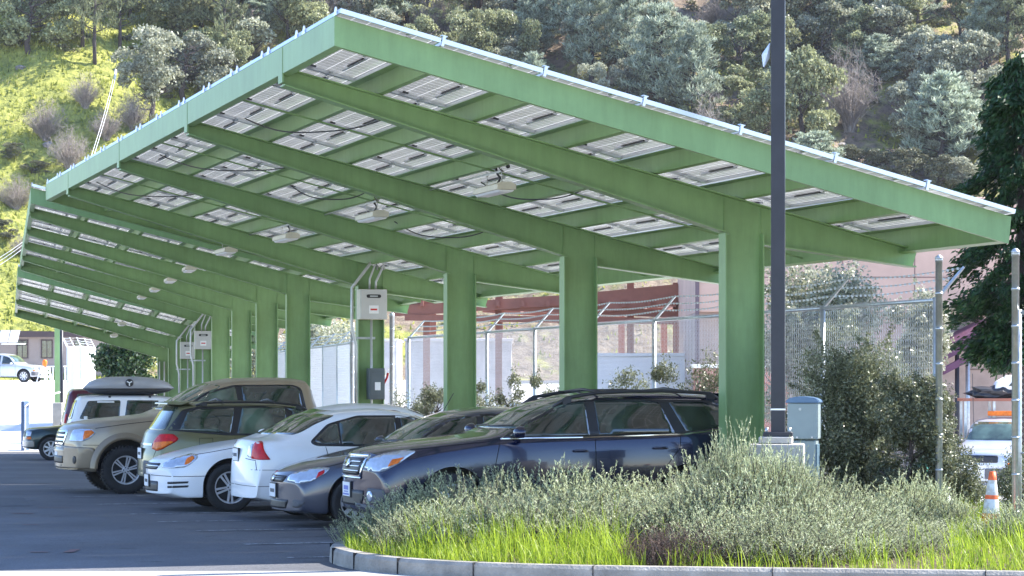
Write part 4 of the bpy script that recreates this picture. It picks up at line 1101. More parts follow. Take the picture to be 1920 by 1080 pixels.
def wagon_olive():
    S = dict(L=4.78, W=.885, wr=.335, arch=.385, wheels=[.95, 3.62], rw=.62, bow=.3, rbow=.20, cab=.36,
        top=[(0, .60), (.05, .72), (.12, .78), (.45, .86), (1.2, .98), (1.4, 1.02), (1.55, 1.07), (2.05, 1.34), (2.4, 1.455), (2.8, 1.505), (3.4, 1.515), (4.0, 1.50), (4.3, 1.475), (4.38, 1.42), (4.58, 1.13), (4.66, 1.05), (4.73, .85), (4.77, .7), (4.78, .5)],
        shoulder=[(0, .55), (.3, .74), (1.0, .87), (1.6, .94), (3, .98), (4.2, 1.02), (4.6, .97), (4.74, .78), (4.78, .48)],
        bot=[(0, .28), (.25, .22), (.8, .25), (4.2, .27), (4.78, .38)], plan=[(0, .82), (.25, .93), (.7, .99), (1.2, 1), (3.9, 1), (4.4, .96), (4.78, .88)])
    c = Car('olive_wagon', 'olive green wagon parked tail out between the pickup and the white sedans', 'car', pose(F1, 6.22, 37.25, True, 4.78, .885), S, OLIVE)
    c.patch('window_trim', [(1.50, .975), (2.25, 1.36), (2.75, 1.44), (4.0, 1.43), (4.24, 1.38), (4.48, 1.08), (3.62, 1.0), (2.5, .985)], 'side', BLACKP, both=True, off=.003, rnd=.03)
    c.patch('side_window', [(1.62, 1.0), (2.28, 1.335), (2.55, 1.395), (2.55, 1.005)], 'side', GLASSG, both=True, off=.010, rnd=.02)
    c.patch('side_window', [(2.66, 1.01), (2.66, 1.41), (3.32, 1.41), (3.44, 1.02)], 'side', GLASSG, both=True, off=.010, rnd=.02)
    c.patch('side_window', [(3.54, 1.03), (3.44, 1.405), (3.96, 1.395), (4.16, 1.35), (4.30, 1.08)], 'side', GLASSG, both=True, off=.010, rnd=.02)
    c.patch('windscreen', [(-.72, 1.09), (.72, 1.09), (.6, 1.42), (0, 1.445), (-.6, 1.42)], 'front', GLASSG, off=.004, rnd=.05, step=.06)
    c.patch('rear_window', [(-.64, 1.08), (.64, 1.08), (.55, 1.43), (-.55, 1.43)], 'rear', GLASSG, off=.005, rnd=.05, step=.06)
    c.patch('tail_lamp', [(-.30, .80), (-.05, .77), (.12, .80), (.40, .915), (.44, .955), (.30, 1.02), (-.06, 1.02), (-.26, .93)], 'rc', LAMPR, both=True, off=.010, rnd=.03, step=.03)
    c.patch('indicator', [(-.24, .805), (-.05, .782), (.12, .81), (.34, .90), (.30, .915), (-.24, .895)], 'rc', LAMPO, both=True, off=.015, rnd=.02, step=.03)
    c.patch('bumper_cladding', [(-.7, .30), (.62, .30), (.62, .56), (.3, .60), (-.7, .62)], 'rc', GREYCL, both=True, off=.010, rnd=.04)
    c.patch('sill_cladding', [(1.4, .27), (3.14, .27), (3.14, .46), (1.4, .46)], 'side', GREYCL, both=True, off=.008, rnd=.02)
    c.line('tailgate_gap', [(-.60, .62), (-.66, .80), (-.62, 1.02)], 'rear'); c.line('garnish', [(-.5, .86), (0, .86)], 'rear', .03, CHROME, off=.01)
    c.line('door_gap', [(2.60, .98), (2.60, .42)], 'side'); c.line('door_gap', [(3.48, 1.0), (3.48, .8), (3.26, .6), (3.2, .42)], 'side'); c.line('door_gap', [(1.5, .96), (1.44, .6), (1.46, .42)], 'side')
    c.line('fuel_flap', [(3.82, .96), (3.82, .76), (4.02, .76), (4.02, .96), (3.82, .96)], 'side', .006)
    c.plate('rear', .72)
    c.patch('headlamp', [(-.4, .6), (.3, .62), (.45, .74), (-.3, .74)], 'fc', LAMPC, both=True, off=.006, rnd=.03)
    c.handle(2.42, .85, m=BLACKP); c.handle(3.3, .88, m=BLACKP); c.mirror(1.7, 1.0, OLIVE); c.wheel('five')
    c.rails(.55, [2.3, 2.42, 2.8, 3.2, 3.6, 3.9, 4.02], .04, .018); c.crossbar(2.8, .55, .045); c.crossbar(3.6, .55, .045)
    bm = bmesh.new(); prism(bm, [(4.05, 1.515), (4.45, 1.49), (4.46, 1.465), (4.25, 1.45)], -.56, .56, 'y'); bevel(bm, .012, 2); obj('roof_spoiler', bm, OLIVE, c.root)
wagon_olive()
def pickup_beige():
    S = dict(L=5.8, W=1.0, wr=.395, arch=.47, wheels=[.98, 4.45], rw=.72, bow=.30, rbow=.06, cab=.42, knobby=True, tw=.27, inset=-.02, rim=.235, archz=.03,
        top=[(0, .84), (.05, 1.04), (.12, 1.12), (.5, 1.20), (1.2, 1.27), (1.45, 1.30), (1.6, 1.36), (2.15, 1.68), (2.45, 1.81), (2.9, 1.885), (3.5, 1.90), (3.9, 1.885), (4.05, 1.86), (4.13, 1.75), (4.24, 1.34), (4.32, 1.30), (5.7, 1.29), (5.78, 1.2), (5.8, .7)],
        shoulder=[(0, .80), (.2, 1.02), (1.0, 1.15), (1.6, 1.20), (3, 1.22), (5.7, 1.25), (5.8, .68)],
        bot=[(0, .40), (.3, .36), (1.0, .42), (4.2, .44), (5.8, .55)], plan=[(0, .88), (.25, .95), (.7, .99), (1.2, 1), (5.6, 1), (5.8, .985)])
    c = Car('beige_pickup', 'beige metallic pickup truck with chunky tyres parked nose out', 'pickup truck', pose(F1, 5.42, 40.6, False, 5.8, 1.0), S, BEIGE)
    c.patch('window_trim', [(1.72, 1.245), (2.35, 1.655), (2.8, 1.77), (3.8, 1.775), (3.94, 1.72), (4.02, 1.26)], 'side', BLACKP, both=True, off=.003, rnd=.05)
    c.patch('side_window', [(1.84, 1.27), (2.38, 1.63), (2.82, 1.74), (2.88, 1.275)], 'side', GLASSG, both=True, off=.009, rnd=.03)
    c.patch('side_window', [(2.96, 1.278), (2.93, 1.745), (3.78, 1.75), (3.89, 1.70), (3.95, 1.285)], 'side', GLASS, both=True, off=.009, rnd=.03)
    c.patch('windscreen', [(-.84, 1.37), (.84, 1.37), (.70, 1.77), (0, 1.80), (-.70, 1.77)], 'front', GLASSG, off=.004, rnd=.05, step=.07)
    c.patch('headlamp', [(-.30, .86), (.20, .86), (.36, .90), (.50, 1.0), (.42, 1.055), (.05, 1.06), (-.22, 1.04)], 'fc', LAMPC, both=True, off=.008, rnd=.03, step=.03)
    c.patch('indicator', [(.20, .885), (.34, .92), (.46, 1.0), (.38, 1.035), (.19, 1.03)], 'fc', LAMPO, both=True, off=.013, rnd=.02, step=.03)
    g = c.patch('grille', [(-.46, .78), (.46, .78), (.52, 1.04), (-.52, 1.04)], 'front', CHROME, off=.008, rnd=.05)
    for z in (.83, .90, .97): c.patch('grille_slot', [(-.42, z), (.42, z), (.43, z + .035), (-.43, z + .035)], 'front', BLACKP, off=.014, parent=g)
    c.patch('bumper', [(-.72, .42), (.45, .42), (.52, .60), (.48, .76), (-.72, .79)], 'fc', BEIGED, both=True, off=.02, rnd=.04)
    c.patch('bumper', [(-.5, .42), (.5, .42), (.5, .76), (-.5, .76)], 'front', BEIGED, off=.02, rnd=.02)
    c.patch('lower_grille', [(-.45, .50), (.45, .50), (.45, .62), (-.45, .62)], 'front', BLACKP, off=.026, rnd=.02)
    c.patch('fog_lamp', [(-.03 + .07 * math.cos(q), .56 + .065 * math.sin(q)) for q in np.linspace(0, 6, 14)], 'fc', BLACKP, both=True, off=.026, step=.03)
    c.plate('front', .60, y0=0)
    # flared wheel arches
    for wx in S['wheels']:
        for sg in (-1, 1):
            bm = bmesh.new(); ar = S['arch']; cz = S['wr'] + .03
            for k in range(20):
                q0, q1 = math.pi * k / 20, math.pi * (k + 1) / 20
                for (q, nq) in ((q0, q1),):
                    vs_ = []
                    for qq in (q, nq):
                        for rr_, yy in ((ar - .005, .93), (ar - .005, 1.035), (ar + .05, 1.03), (ar + .11, .985)):
                            vs_.append(bm.verts.new((wx + rr_ * math.cos(qq), sg * yy, cz + rr_ * math.sin(qq))))
                    for i in range(3):
                        f = bm.faces.new((vs_[i], vs_[i + 1], vs_[i + 5], vs_[i + 4])); f.smooth = True
            bmesh.ops.remove_doubles(bm, verts=bm.verts, dist=.001); fixn(bm); obj('arch_flare', bm, BEIGED, c.root)
    c.line('door_gap', [(1.62, 1.2), (1.56, .9), (1.58, .5)], 'side', .01); c.line('door_gap', [(2.94, 1.24), (2.96, .5)], 'side', .01); c.line('bonnet_gap', [(.5, 1.07), (1.0, 1.14), (1.58, 1.20)], 'side', .008)
    c.line('bonnet_gap', [(.3, .80), (.55, .80)], 'side', .008)
    c.line('roof_gap', [(2.6, 1.82), (2.6, 1.86)], 'side', .008)
    c.handle(2.75, 1.05); c.handle(3.8, 1.07); c.mirror(1.95, 1.26, CHROME, 1.35); c.wheel('six')
    c.wipers('front', [((-.1, 1.37), (-.7, 1.39)), ((.5, 1.37), (.0, 1.39))])
pickup_beige()
def suv(name, label, cat, fr, a, t, flip, pm, L=4.7, H=1.72, W=.92, lower=None, box_=False, wr=.36, dz=0):
    k = H / 1.72
    S = dict(L=L, W=W, wr=wr, arch=wr + .06, wheels=[.85, L - 1.1], rw=W - .23, bow=.18, rbow=.10, cab=.4,
        top=[(0, .70 * k), (.05, .92 * k), (.15, .99 * k), (1.1, 1.08 * k), (1.25, 1.11 * k), (1.4, 1.18 * k), (1.8, 1.53 * k), (2.05, 1.65 * k), (2.6, 1.71 * k), (3.6, 1.715 * k), (L - .4, 1.69 * k), (L - .28, 1.62 * k), (L - .10, 1.12 * k), (L - .03, .9 * k), (L, .6)],
        shoulder=[(0, .66 * k), (.2, .88 * k), (1.0, .98 * k), (1.6, 1.02 * k), (L - .5, 1.05 * k), (L - .08, .98 * k), (L, .58)],
        bot=[(0, .38), (.3, .34), (1.0, .34), (L - .6, .36), (L, .44)], plan=[(0, .86), (.25, .94), (.7, .99), (1.2, 1), (L - .4, 1), (L, .93)])
    c = Car(name, label, cat, pose(fr, a, t, flip, L, W, dz), S, pm)
    e = L - .42
    c.patch('side_window', [(1.50, 1.06 * k), (1.88, 1.46 * k), (2.30, 1.57 * k), (2.36, 1.07 * k)], 'side', GLASS, both=True, off=.005, rnd=.03)
    c.patch('side_window', [(2.46, 1.075 * k), (2.44, 1.58 * k), (3.22, 1.585 * k), (3.30, 1.085 * k)], 'side', GLASS, both=True, off=.005, rnd=.03)
    c.patch('side_window', [(3.42, 1.095 * k), (3.38, 1.585 * k), (e - .14, 1.57 * k), (e + .08, 1.13 * k)], 'side', GLASS, both=True, off=.005, rnd=.05)
    c.patch('windscreen', [(-W + .2, 1.20 * k), (W - .2, 1.20 * k), (W - .3, 1.60 * k), (-W + .3, 1.60 * k)], 'front', GLASSG, off=.005, rnd=.05, step=.08)
    c.patch('rear_window', [(-W + .24, 1.12 * k), (W - .24, 1.12 * k), (W - .32, 1.58 * k), (-W + .32, 1.58 * k)], 'rear', GLASS, off=.005, rnd=.05, step=.08)
    c.patch('headlamp', [(-.34, .76 * k), (.12, .76 * k), (.12, .90 * k), (-.34, .90 * k)], 'fc', LAMPC, both=True, off=.008, rnd=.02)
    c.patch('indicator', [(.02, .66 * k), (.16, .66 * k), (.16, .74 * k), (-.2, .74 * k), (-.2, .68 * k)], 'fc', LAMPO, both=True, off=.008, rnd=.02)
    g = c.patch('grille', [(-.5, .74 * k), (.5, .74 * k), (.5, .90 * k), (-.5, .90 * k)], 'front', BLACKP, off=.008, rnd=.03)
    c.patch('front_bumper', [(-.9, .42), (.30, .42), (.30, .62 * k), (-.9, .62 * k)], 'fc', lower or GREYCL, both=True, off=.02, rnd=.03)
    c.patch('rear_bumper', [(-.9, .42), (.30, .42), (.30, .62 * k), (-.9, .62 * k)], 'rc', lower or GREYCL, both=True, off=.02, rnd=.03)
    c.patch('tail_lamp', [(-.10, .84 * k), (.12, .84 * k), (.10, 1.06 * k), (-.08, 1.06 * k)], 'rc', LAMPR, both=True, off=.008, rnd=.02)
    if lower: c.patch('lower_panel', [(1.35, .38), (L - 1.6, .38), (L - 1.6, .62), (1.35, .62)], 'side', lower, both=True, off=.006)
    c.line('door_gap', [(2.41, 1.04 * k), (2.41, .42)], 'side', .012); c.line('door_gap', [(3.36, 1.05 * k), (3.36, .42)], 'side', .012); c.line('door_gap', [(1.42, 1.0 * k), (1.38, .45)], 'side', .012)
    c.handle(2.25, .93 * k); c.mirror(1.66, 1.05 * k, pm, 1.2); c.wheel('steel'); c.plate('rear', .78 * k)
    return c
c = suv('white_suv', 'white boxy wagon with a grey roof cargo box, tail out beyond the pickup', 'car', F2, 1.55, 63.2, True, WHITE, L=4.75, H=1.74)
# stickers on its rear side glass
for u, v, w, h in ((3.75, 1.56, .42, .035), (4.25, 1.16, .09, .09)): c.patch('window_sticker', [(u - w / 2, v - h / 2), (u + w / 2, v - h / 2), (u + w / 2, v + h / 2), (u - w / 2, v + h / 2)], 'side', WHITEP, both=True, off=.012)
def cargo_box(c):
    r = thing('roof_cargo_box', 'grey streamlined cargo box carried on the white boxy wagon roof', 'cargo box', c.root.matrix_local @ Matrix.Translation((3.15, 0, 1.80)))
    GB = mat('cargo_box_grey', (.34, .345, .36), .35, var=.06, scale=4, coat=.4)
    def shell(z0, z1, k0, k1, name, m, n=14):
        bm = bmesh.new(); rings = []
        for i in range(n + 1):
            u = -1 + 2 * i / n; x = u * 1.15
            w = .44 * (1 - abs(u) ** 4 * .55); hh = (1 - abs(u) ** (3.2 if u > 0 else 2.4)) ** .6 if abs(u) < 1 else 0
            ring = []
            for q in np.linspace(0, math.pi, 11):
                ring.append((x, -math.cos(q) * w, z0 + (z1 - z0) * hh * (math.sin(q) ** .5)))
            rings.append([bm.verts.new(p) for p in ring])
        for a, b in zip(rings, rings[1:]):
            for j in range(10): f = bm.faces.new((a[j], a[j + 1], b[j + 1], b[j])); f.smooth = True
            bm.faces.new((a[10], a[0], b[0], b[10]))
        bmesh.ops.remove_doubles(bm, verts=bm.verts, dist=.0005); fixn(bm); return obj(name, bm, m, r)
    shell(.10, .40, 1, 1, 'lid', GB); shell(.098, -.08, 1, 1, 'base', BLACKP)
    for sg in (-1, 1):
        bm = bmesh.new(); lathe(bm, [(.0, .45), (.10, .45), (.10, .38), (0, .38)], 20, 'y'); bmesh.ops.translate(bm, verts=bm.verts, vec=(0, 0, .24))
        if sg < 0: bmesh.ops.scale(bm, vec=(1, -1, 1), verts=bm.verts)
        fixn(bm); d = obj('round_badge', bm, BLACKP, r)
        bm = bmesh.new()
        for k in range(3):
            vv = box(bm, -.014, .014, .452, .456, .0, .075); bmesh.ops.rotate(bm, verts=vv, cent=(0, 0, 0), matrix=Matrix.Rotation(R(180 + k * 120), 3, 'Y'))
        bmesh.ops.translate(bm, verts=bm.verts, vec=(0, 0, .24))
        if sg < 0: bmesh.ops.scale(bm, vec=(1, -1, 1), verts=bm.verts)
        fixn(bm); obj('badge_mark', bm, WHITEP, d)
    for x in (-.5, .5):
        bm = bmesh.new(); tube(bm, [(x, -.62, -.1), (x, .62, -.1)], .018, 6)
        for sg in (-1, 1): box(bm, x - .03, x + .03, sg * .62 - .02, sg * .62 + .02, -.16, -.08)
        obj('roof_bar', bm, BLACKP, r)
cargo_box(c)
suv('dark_pickup', 'dark green off-roader with tan lower panels, farthest nose-out vehicle in the row', 'car', F2, .66, 79.3, False, TEALD, L=4.8, H=1.72, lower=TAN, wr=.37)
suv('maroon_van', 'maroon van parked tail out behind the dark off-roader', 'van', F2, 1.95, 85.5, True, MAROON, L=5.0, H=2.3, W=.98)
# pale pickup far left, facing right
def far_pickup():
    z = 157; W = 1.0
    x = px(80, z); m = Matrix.Translation((x, z, G(x, z) )) @ Matrix.Rotation(R(180 - 14), 4, 'Z')
    c_ = suv('pale_pickup', 'pale silver off-roader parked at the far left in front of the beige building', 'car', F2, 0, 60, False, SILVW, L=5.4, H=1.82, W=1.0, wr=.39)
    c_.root.matrix_local = m
far_pickup()
def service_truck():
    z = 60; x = px(1862, z)
    m = Matrix.Translation((x, z, G(x, z))) @ Matrix.Rotation(R(62), 4, 'Z')
    c_ = suv('service_truck', 'pale blue-white service truck with an amber beacon in the yard at right', 'truck', F2, 0, 60, False, SILVW, L=5.2, H=1.86, W=.98, wr=.39)
    c_.root.matrix_local = m @ Matrix.Translation((-1.3, 0, 0))
    bm = bmesh.new(); box(bm, 2.3, 2.5, -.45, .45, 1.87, 1.99); bevel(bm, .03, 3); obj('beacon_bar', bm, LAMPO, c_.root)
    bm = bmesh.new(); tube(bm, [(2.0, .7, 1.7), (1.9, .7, 2.9)], .008, 5); obj('aerial', bm, BLACKP, c_.root)
service_truck()
#@@REST
# ------------------------------------------------------------------ lane markings, kerb, island
def ground_quad(bm, pts, lift=.006):
    bm.faces.new([bm.verts.new((p.x, p.y, G(p.x, p.y) + lift)) for p in pts])
bm = bmesh.new()
for t in (23.9, 26.0, 28.75, 31.35, 33.6, 36.6, 39.6, 43.0):
    segs = 10
    for k in range(segs):
        a0_, a1_ = 5.35 + k * .5, 5.35 + (k + 1) * .5; ground_quad(bm, [F1.p(a0_, t), F1.p(a1_, t), F1.p(a1_, t + .1), F1.p(a0_, t + .1)])
fixn(bm)
def wornpaint():
    m, nt, p = newmat('worn_line_paint'); N = nt.nodes; L = nt.links
    tc = N.new('ShaderNodeTexCoord'); nz = N.new('ShaderNodeTexNoise'); nz.inputs['Scale'].default_value = 9; nz.inputs['Detail'].default_value = 8; nz.inputs['Roughness'].default_value = .8
    L.new(tc.outputs['Object'], nz.inputs['Vector']); cr = N.new('ShaderNodeValToRGB'); cr.color_ramp.elements[0].position = .44; cr.color_ramp.elements[1].position = .60
    cr.color_ramp.elements[0].color = (.085, .085, .09, 1); cr.color_ramp.elements[1].color = (.58, .58, .58, 1); L.new(nz.outputs['Fac'], cr.inputs['Fac']); L.new(cr.outputs['Color'], p.inputs['Base Color']); p.inputs['Roughness'].default_value = .8
    return m
struct(obj('stall_lines', bm, wornpaint()), 'worn white stall lines on the asphalt')
# patched trench, faint orange survey marks
bm = bmesh.new(); ground_quad(bm, [Vector((px(0, 36), 36, 0)), Vector((px(58, 36), 36, 0)), Vector((px(45, 39), 39, 0)), Vector((px(-20, 39), 39, 0))], .005); fixn(bm)
struct(obj('asphalt_patch', bm, mat('asphalt_patch', (.075, .078, .085), .85, var=.15, scale=12)), 'rectangular repair patch in the lane')
bm = bmesh.new()
for (x, z, w, l) in ((118, 25.2, .1, .45), (55, 25.2, .18, .08), (20, 33.8, .3, .12), (70, 35.5, .5, .08), (40, 30.6, .2, .1)):
    X = px(x, z); ground_quad(bm, [Vector((X, z, 0)), Vector((X + w, z, 0)), Vector((X + w, z + l, 0)), Vector((X, z + l, 0))], .007)
fixn(bm); struct(obj('survey_marks', bm, mat('faded_orange_paint', (.25, .09, .07), .8, col2=(.09, .07, .07), scale=25)), 'faded orange spray marks on the asphalt')
# pale concrete gutter crossing the foreground, stretched out of view to bounce light
V = []; F = []
for i, x in enumerate(np.arange(-12, 15, 1.0)):
    for y in (-8, 8, 16, 21.4, 22.2, 22.75 + .02 * x):
        V.append((x, y, G(x, y) + .008))
n_ = len(V) // 6
F = [(i * 6 + k, (i + 1) * 6 + k, (i + 1) * 6 + k + 1, i * 6 + k + 1) for i in range(n_ - 1) for k in range(5)]
struct(obj('gutter', npmesh('gutter', V, F), mat('gutter_concrete', (.33, .32, .30), .85, var=.2, scale=2, bump=.3, bscale=30)), 'pale concrete gutter across the foreground, extended unseen to bounce light')
V = []  # unseen sheet added to throw sunlight up under the canopies
for x in (-70, -50, -30, -22, -14.5):
    for y in np.arange(-10, 84, 3.0): V.append((x - max(0, y - 50) * .12, y, G(x, y) + .012))
n_ = 32; F = [(i * n_ + k, (i + 1) * n_ + k, (i + 1) * n_ + k + 1, i * n_ + k + 1) for i in range(4) for k in range(n_ - 1)]
struct(obj('bounce_road', npmesh('bounce_road', V, F), mat('bounce_road_concrete', (.36, .35, .33), .85, var=.15, scale=1)), 'unseen pale roadway left of the parking lane, added to bounce light')
# island outline: front kerb then round nose then back along the first car
isl = [(px(2100, 20.6), 20.55), (px(1700, 20.9), 20.95), (px(1300, 21.2), 21.2), (px(1000, 21.5), 21.5), (px(820, 21.9), 21.95), (px(700, 22.5), 22.55), (px(640, 23.2), 23.25), (px(612, 23.9), 23.95), (px(622, 24.6), 24.65), (px(670, 25.1), 25.15)]
back = [tuple(F1.p(a, 25.55)[:2]) for a in (6.6, 7.5, 9.0, 10.6)] + [tuple(F1.p(11.6, 26.0)[:2]), tuple(F1.p(12.3, 27.5)[:2])]
line = isl + back
sm = line
for _ in range(2):
    q = [sm[0]]
    for a, b in zip(sm, sm[1:]): q += [tuple(Vector(a) * .75 + Vector(b) * .25), tuple(Vector(a) * .25 + Vector(b) * .75)]
    sm = q + [sm[-1]]
KW, KH = .15, .15
bm = bmesh.new(); rings = []
for i, p in enumerate(sm):
    t = (Vector(sm[min(i + 1, len(sm) - 1)]) - Vector(sm[max(0, i - 1)])).normalized(); n = Vector((t.y, -t.x))  # inward is to the right of travel
    P = Vector(p); Gz = G(P.x, P.y)
    prof = [(0, -.1), (.012, KH - .03), (.035, KH), (KW, KH), (KW, -.1)]
    rings.append([bm.verts.new((P.x + n.x * d, P.y + n.y * d, Gz + h)) for d, h in prof])
for a, b in zip(rings, rings[1:]):
    for k in range(4): bm.faces.new((a[k], b[k], b[k + 1], a[k + 1]))
jb = bmesh.new()
for i in range(4, len(sm) - 2, 4):
    t = (Vector(sm[i + 1]) - Vector(sm[i - 1])).normalized(); n = Vector((t.y, -t.x)); P = Vector(sm[i]); g_ = G(P.x, P.y)
    q = [P - t * .003 - n * .003, P + t * .003 - n * .003, P + t * .003 + n * (KW + .002), P - t * .003 + n * (KW + .002)]
    lo = [jb.verts.new((v.x, v.y, g_)) for v in q]; hi = [jb.verts.new((v.x, v.y, g_ + KH + .003)) for v in q]
    jb.faces.new(hi)
    for k in range(4): jb.faces.new((lo[k], lo[(k + 1) % 4], hi[(k + 1) % 4], hi[k]))
fixn(jb); struct(obj('kerb_joints', jb, SEAM), 'dark joints between the kerb lengths')
fixn(bm); struct(obj('kerb', bm, mat('kerb_concrete', (.27, .25, .22), .85, var=.35, scale=3.5, bump=.6, bscale=45)), 'concrete kerb round the planted island')
innerp = []
for i, p in enumerate(sm):
    t = (Vector(sm[min(i + 1, len(sm) - 1)]) - Vector(sm[max(0, i - 1)])).normalized(); n = Vector((t.y, -t.x)); innerp.append(Vector(p) + n * KW)
right_end = [(14, 20.3), (14, 31)]
poly = [tuple(p) for p in innerp] + [(FF.p(10.6, 27)[0], FF.p(10.6, 27)[1] + 1.5), (14, 33), (14, 20.5)]
def inpoly(x, y, P=poly):
    c = False
    for (ax, ay), (bx_, by_) in zip(P, P[1:] + P[:1]):
        if (ay > y) != (by_ > y) and x < (bx_ - ax) * (y - ay) / (by_ - ay) + ax: c = not c
    return c
def edge_d(x, y):
    return min(math.hypot(x - p.x, y - p.y) for p in innerp)
def soilz(x, y): return G(x, y) + .10 + .16 * sstep(edge_d(x, y), 0, 1.6)
pts = [Vector(p) for p in poly]; nb = len(pts)
for x in np.arange(-2, 14, .35):
    for y in np.arange(20.5, 33, .35):
        if inpoly(x, y) and edge_d(x, y) > .2: pts.append(Vector((x, y)))
V, E, Fc, *_ = delaunay_2d_cdt(pts, [], [list(range(nb))], 1, 1e-6)
bm = bmesh.new(); vt = [bm.verts.new((v.x, v.y, soilz(v.x, v.y))) for v in V]
for f in Fc: bm.faces.new([vt[i] for i in f]).smooth = True
fixn(bm); struct(obj('planting_soil', bm, mat('soil', (.10, .07, .045), .95, var=.4, scale=8, bump=.8, bscale=25)), 'brown soil of the planted island')
# soil strip along the fence behind the cars
bm = bmesh.new(); prev = None
for t in np.arange(27, 52, 1.0):
    a, b = FF.p(10.2, t), FF.p(11.6, t); cur = [bm.verts.new((q.x, q.y, G(q.x, q.y) + h)) for q, h in ((a, .02), (FF.p(10.3, t), .08), (b, .1))]
    if prev:
        for k in range(2): bm.faces.new((prev[k], prev[k + 1], cur[k + 1], cur[k]))
    prev = cur
fixn(bm); struct(obj('planting_strip', bm, bpy.data.materials['soil']), 'soil strip along the foot of the fence')
# ------------------------------------------------------------------ island furniture
def lamp_pole():
    z = 24.0; x = px(1459, z); w = .067
    r = thing('lamp_post', 'dark bronze square lamp post standing on a concrete footing in the island', 'lamp post', Matrix.Translation((x, z, 0)) @ Matrix.Rotation(R(-8), 4, 'Z'))
    bm = bmesh.new(); box(bm, -w, w, -w, w, .9, 6.2); bevel(bm, .008, 2); obj('pole', bm, BLACKM, r)
    zb = ph(812, z)
    bm = bmesh.new(); box(bm, -w - .003, w + .003, -w - .003, w + .003, zb + .22, zb + .235); obj('band', bm, ALU, r)
    bm = bmesh.new(); box(bm, -.14, .14, -.14, .14, zb - .03, zb + .01); bevel(bm, .005); obj('base_plate', bm, BLACKM, r)
    for sx_ in (-1, 1):
        for sy_ in (-1, 1):
            bm = bmesh.new(); tube(bm, [(sx_ * .11, sy_ * .11, zb), (sx_ * .11, sy_ * .11, zb + .05)], .012, 6); obj('anchor_bolt', bm, GALV, r)
    bm = bmesh.new(); z1 = ph(105, z)
    for k in range(9):
        a = k * .7; tube(bm, [(-w - .01, -.03, z1 + .12), (-w - .05 - .02 * math.sin(a), -.06 + .012 * k, z1 + .02 * math.cos(a)), (-w - .07, -.04 + .01 * k, z1 - .1)], [.004, .02, .006], 5)
    o = obj('torn_plastic_bag', bm, mat('bag_plastic', (.6, .68, .8), .3, var=.1)); tag(o, 'scrap of pale blue plastic caught high on the dark lamp post', 'plastic bag')
    o.matrix_local = Matrix.Translation((x, z, 0)) @ Matrix.Rotation(R(-8), 4, 'Z')
    b = thing('concrete_footing', 'sunlit concrete footing under the dark lamp post', 'footing', Matrix.Translation((px(1455, 24), 24.0, 0)) @ Matrix.Rotation(R(-8), 4, 'Z'))
    bm = bmesh.new(); box(bm, -.25, .27, -.25, .25, 0, ph(832, 24)); bevel(bm, .02, 2); obj('block', bm, CONC, b)
    bm = bmesh.new(); box(bm, -.16, .16, -.16, .16, ph(832, 24) + .002, zb - .032); bevel(bm, .01); obj('grout_pad', bm, CONC, b)
lamp_pole()
def cabinet():
    z = 25.3; x = px(1508, z); zt = ph(752, z); zm = ph(823, z)
    r = thing('utility_cabinet', 'grey-green utility cabinet with a curved lid beside the lamp post', 'utility cabinet', Matrix.Translation((x, z, 0)) @ Matrix.Rotation(R(-14), 4, 'Z'))
    CM = mat('cabinet_grey_green', (.26, .31, .30), .45, .1, var=.06, scale=5)
    bm = bmesh.new(); box(bm, -.15, .15, -.17, .17, zm, zt - .02); bevel(bm, .012, 2); obj('upper_housing', bm, CM, r)
    bm = bmesh.new(); pts = [(-.165, zt - .018), (.165, zt - .018)] + [(.165 * math.cos(q), zt - .018 + .012 + .055 * math.sin(q)) for q in np.linspace(0, math.pi, 14)]
    prism(bm, pts, -.185, .185, 'y'); bevel(bm, .004); obj('lid', bm, mat('cabinet_lid', (.10, .17, .26), .4, .3, var=.1), r)
    bm = bmesh.new(); box(bm, -.13, .13, -.15, .15, 0, zm - .012); bevel(bm, .01); obj('pedestal', bm, CM, r)
    bm = bmesh.new(); box(bm, .1305, .142, -.12, .12, .25, zm - .05); bevel(bm, .004); obj('side_panel', bm, mat('cabinet_blue_grey', (.09, .15, .19), .45, var=.08), r)
    bm = bmesh.new(); tube(bm, [(-.02, -.176, zt - .08), (-.02, -.171, zt - .08)], .014, 10); obj('lock', bm, GALV, r)
    for xx in (-.05, .1):
        bm = bmesh.new(); tube(bm, [(xx, -.178, zm + .02), (xx, -.171, zm + .02)], .01, 8); obj('bolt', bm, ALU, r)
cabinet()
def cone(x, z, h, label, grp=None):
    g = soilz(x, z); r = thing('traffic_cone', label, 'traffic cone', Matrix.Translation((x, z, g)) @ Matrix.Rotation(R(2), 4, 'Y'), grp)
    WT = mat('reflective_white_band', (.7, .7, .68), .4, col2=(.5, .47, .42), scale=9, sharp=True)
    R0, R1 = .135 * h / .75, .03
    def rad(u): return R0 + (R1 - R0) * u
    bands = [(0, .30, ORANGE, 'lower_sleeve'), (.30, .54, WT, 'lower_band'), (.54, .61, ORANGE, 'middle_sleeve'), (.61, .86, WT, 'upper_band'), (.86, 1.0, ORANGE, 'tip')]
    for a, b, m, n in bands:
        bm = bmesh.new(); pr = [(rad(a), .03 + a * (h - .03)), (rad(b), .03 + b * (h - .03))]
        if b == 1.0: pr += [(.018, h), (.001, h)]
        lathe(bm, pr, 24); fixn(bm); obj(n, bm, m, r)
    bm = bmesh.new(); box(bm, -.17, .17, -.17, .17, 0, .03); bevel(bm, .01); obj('base', bm, ORANGE, r)
cone(px(1857, 24.0), 24.0, .60, 'scuffed orange traffic cone with white bands in the long grass')
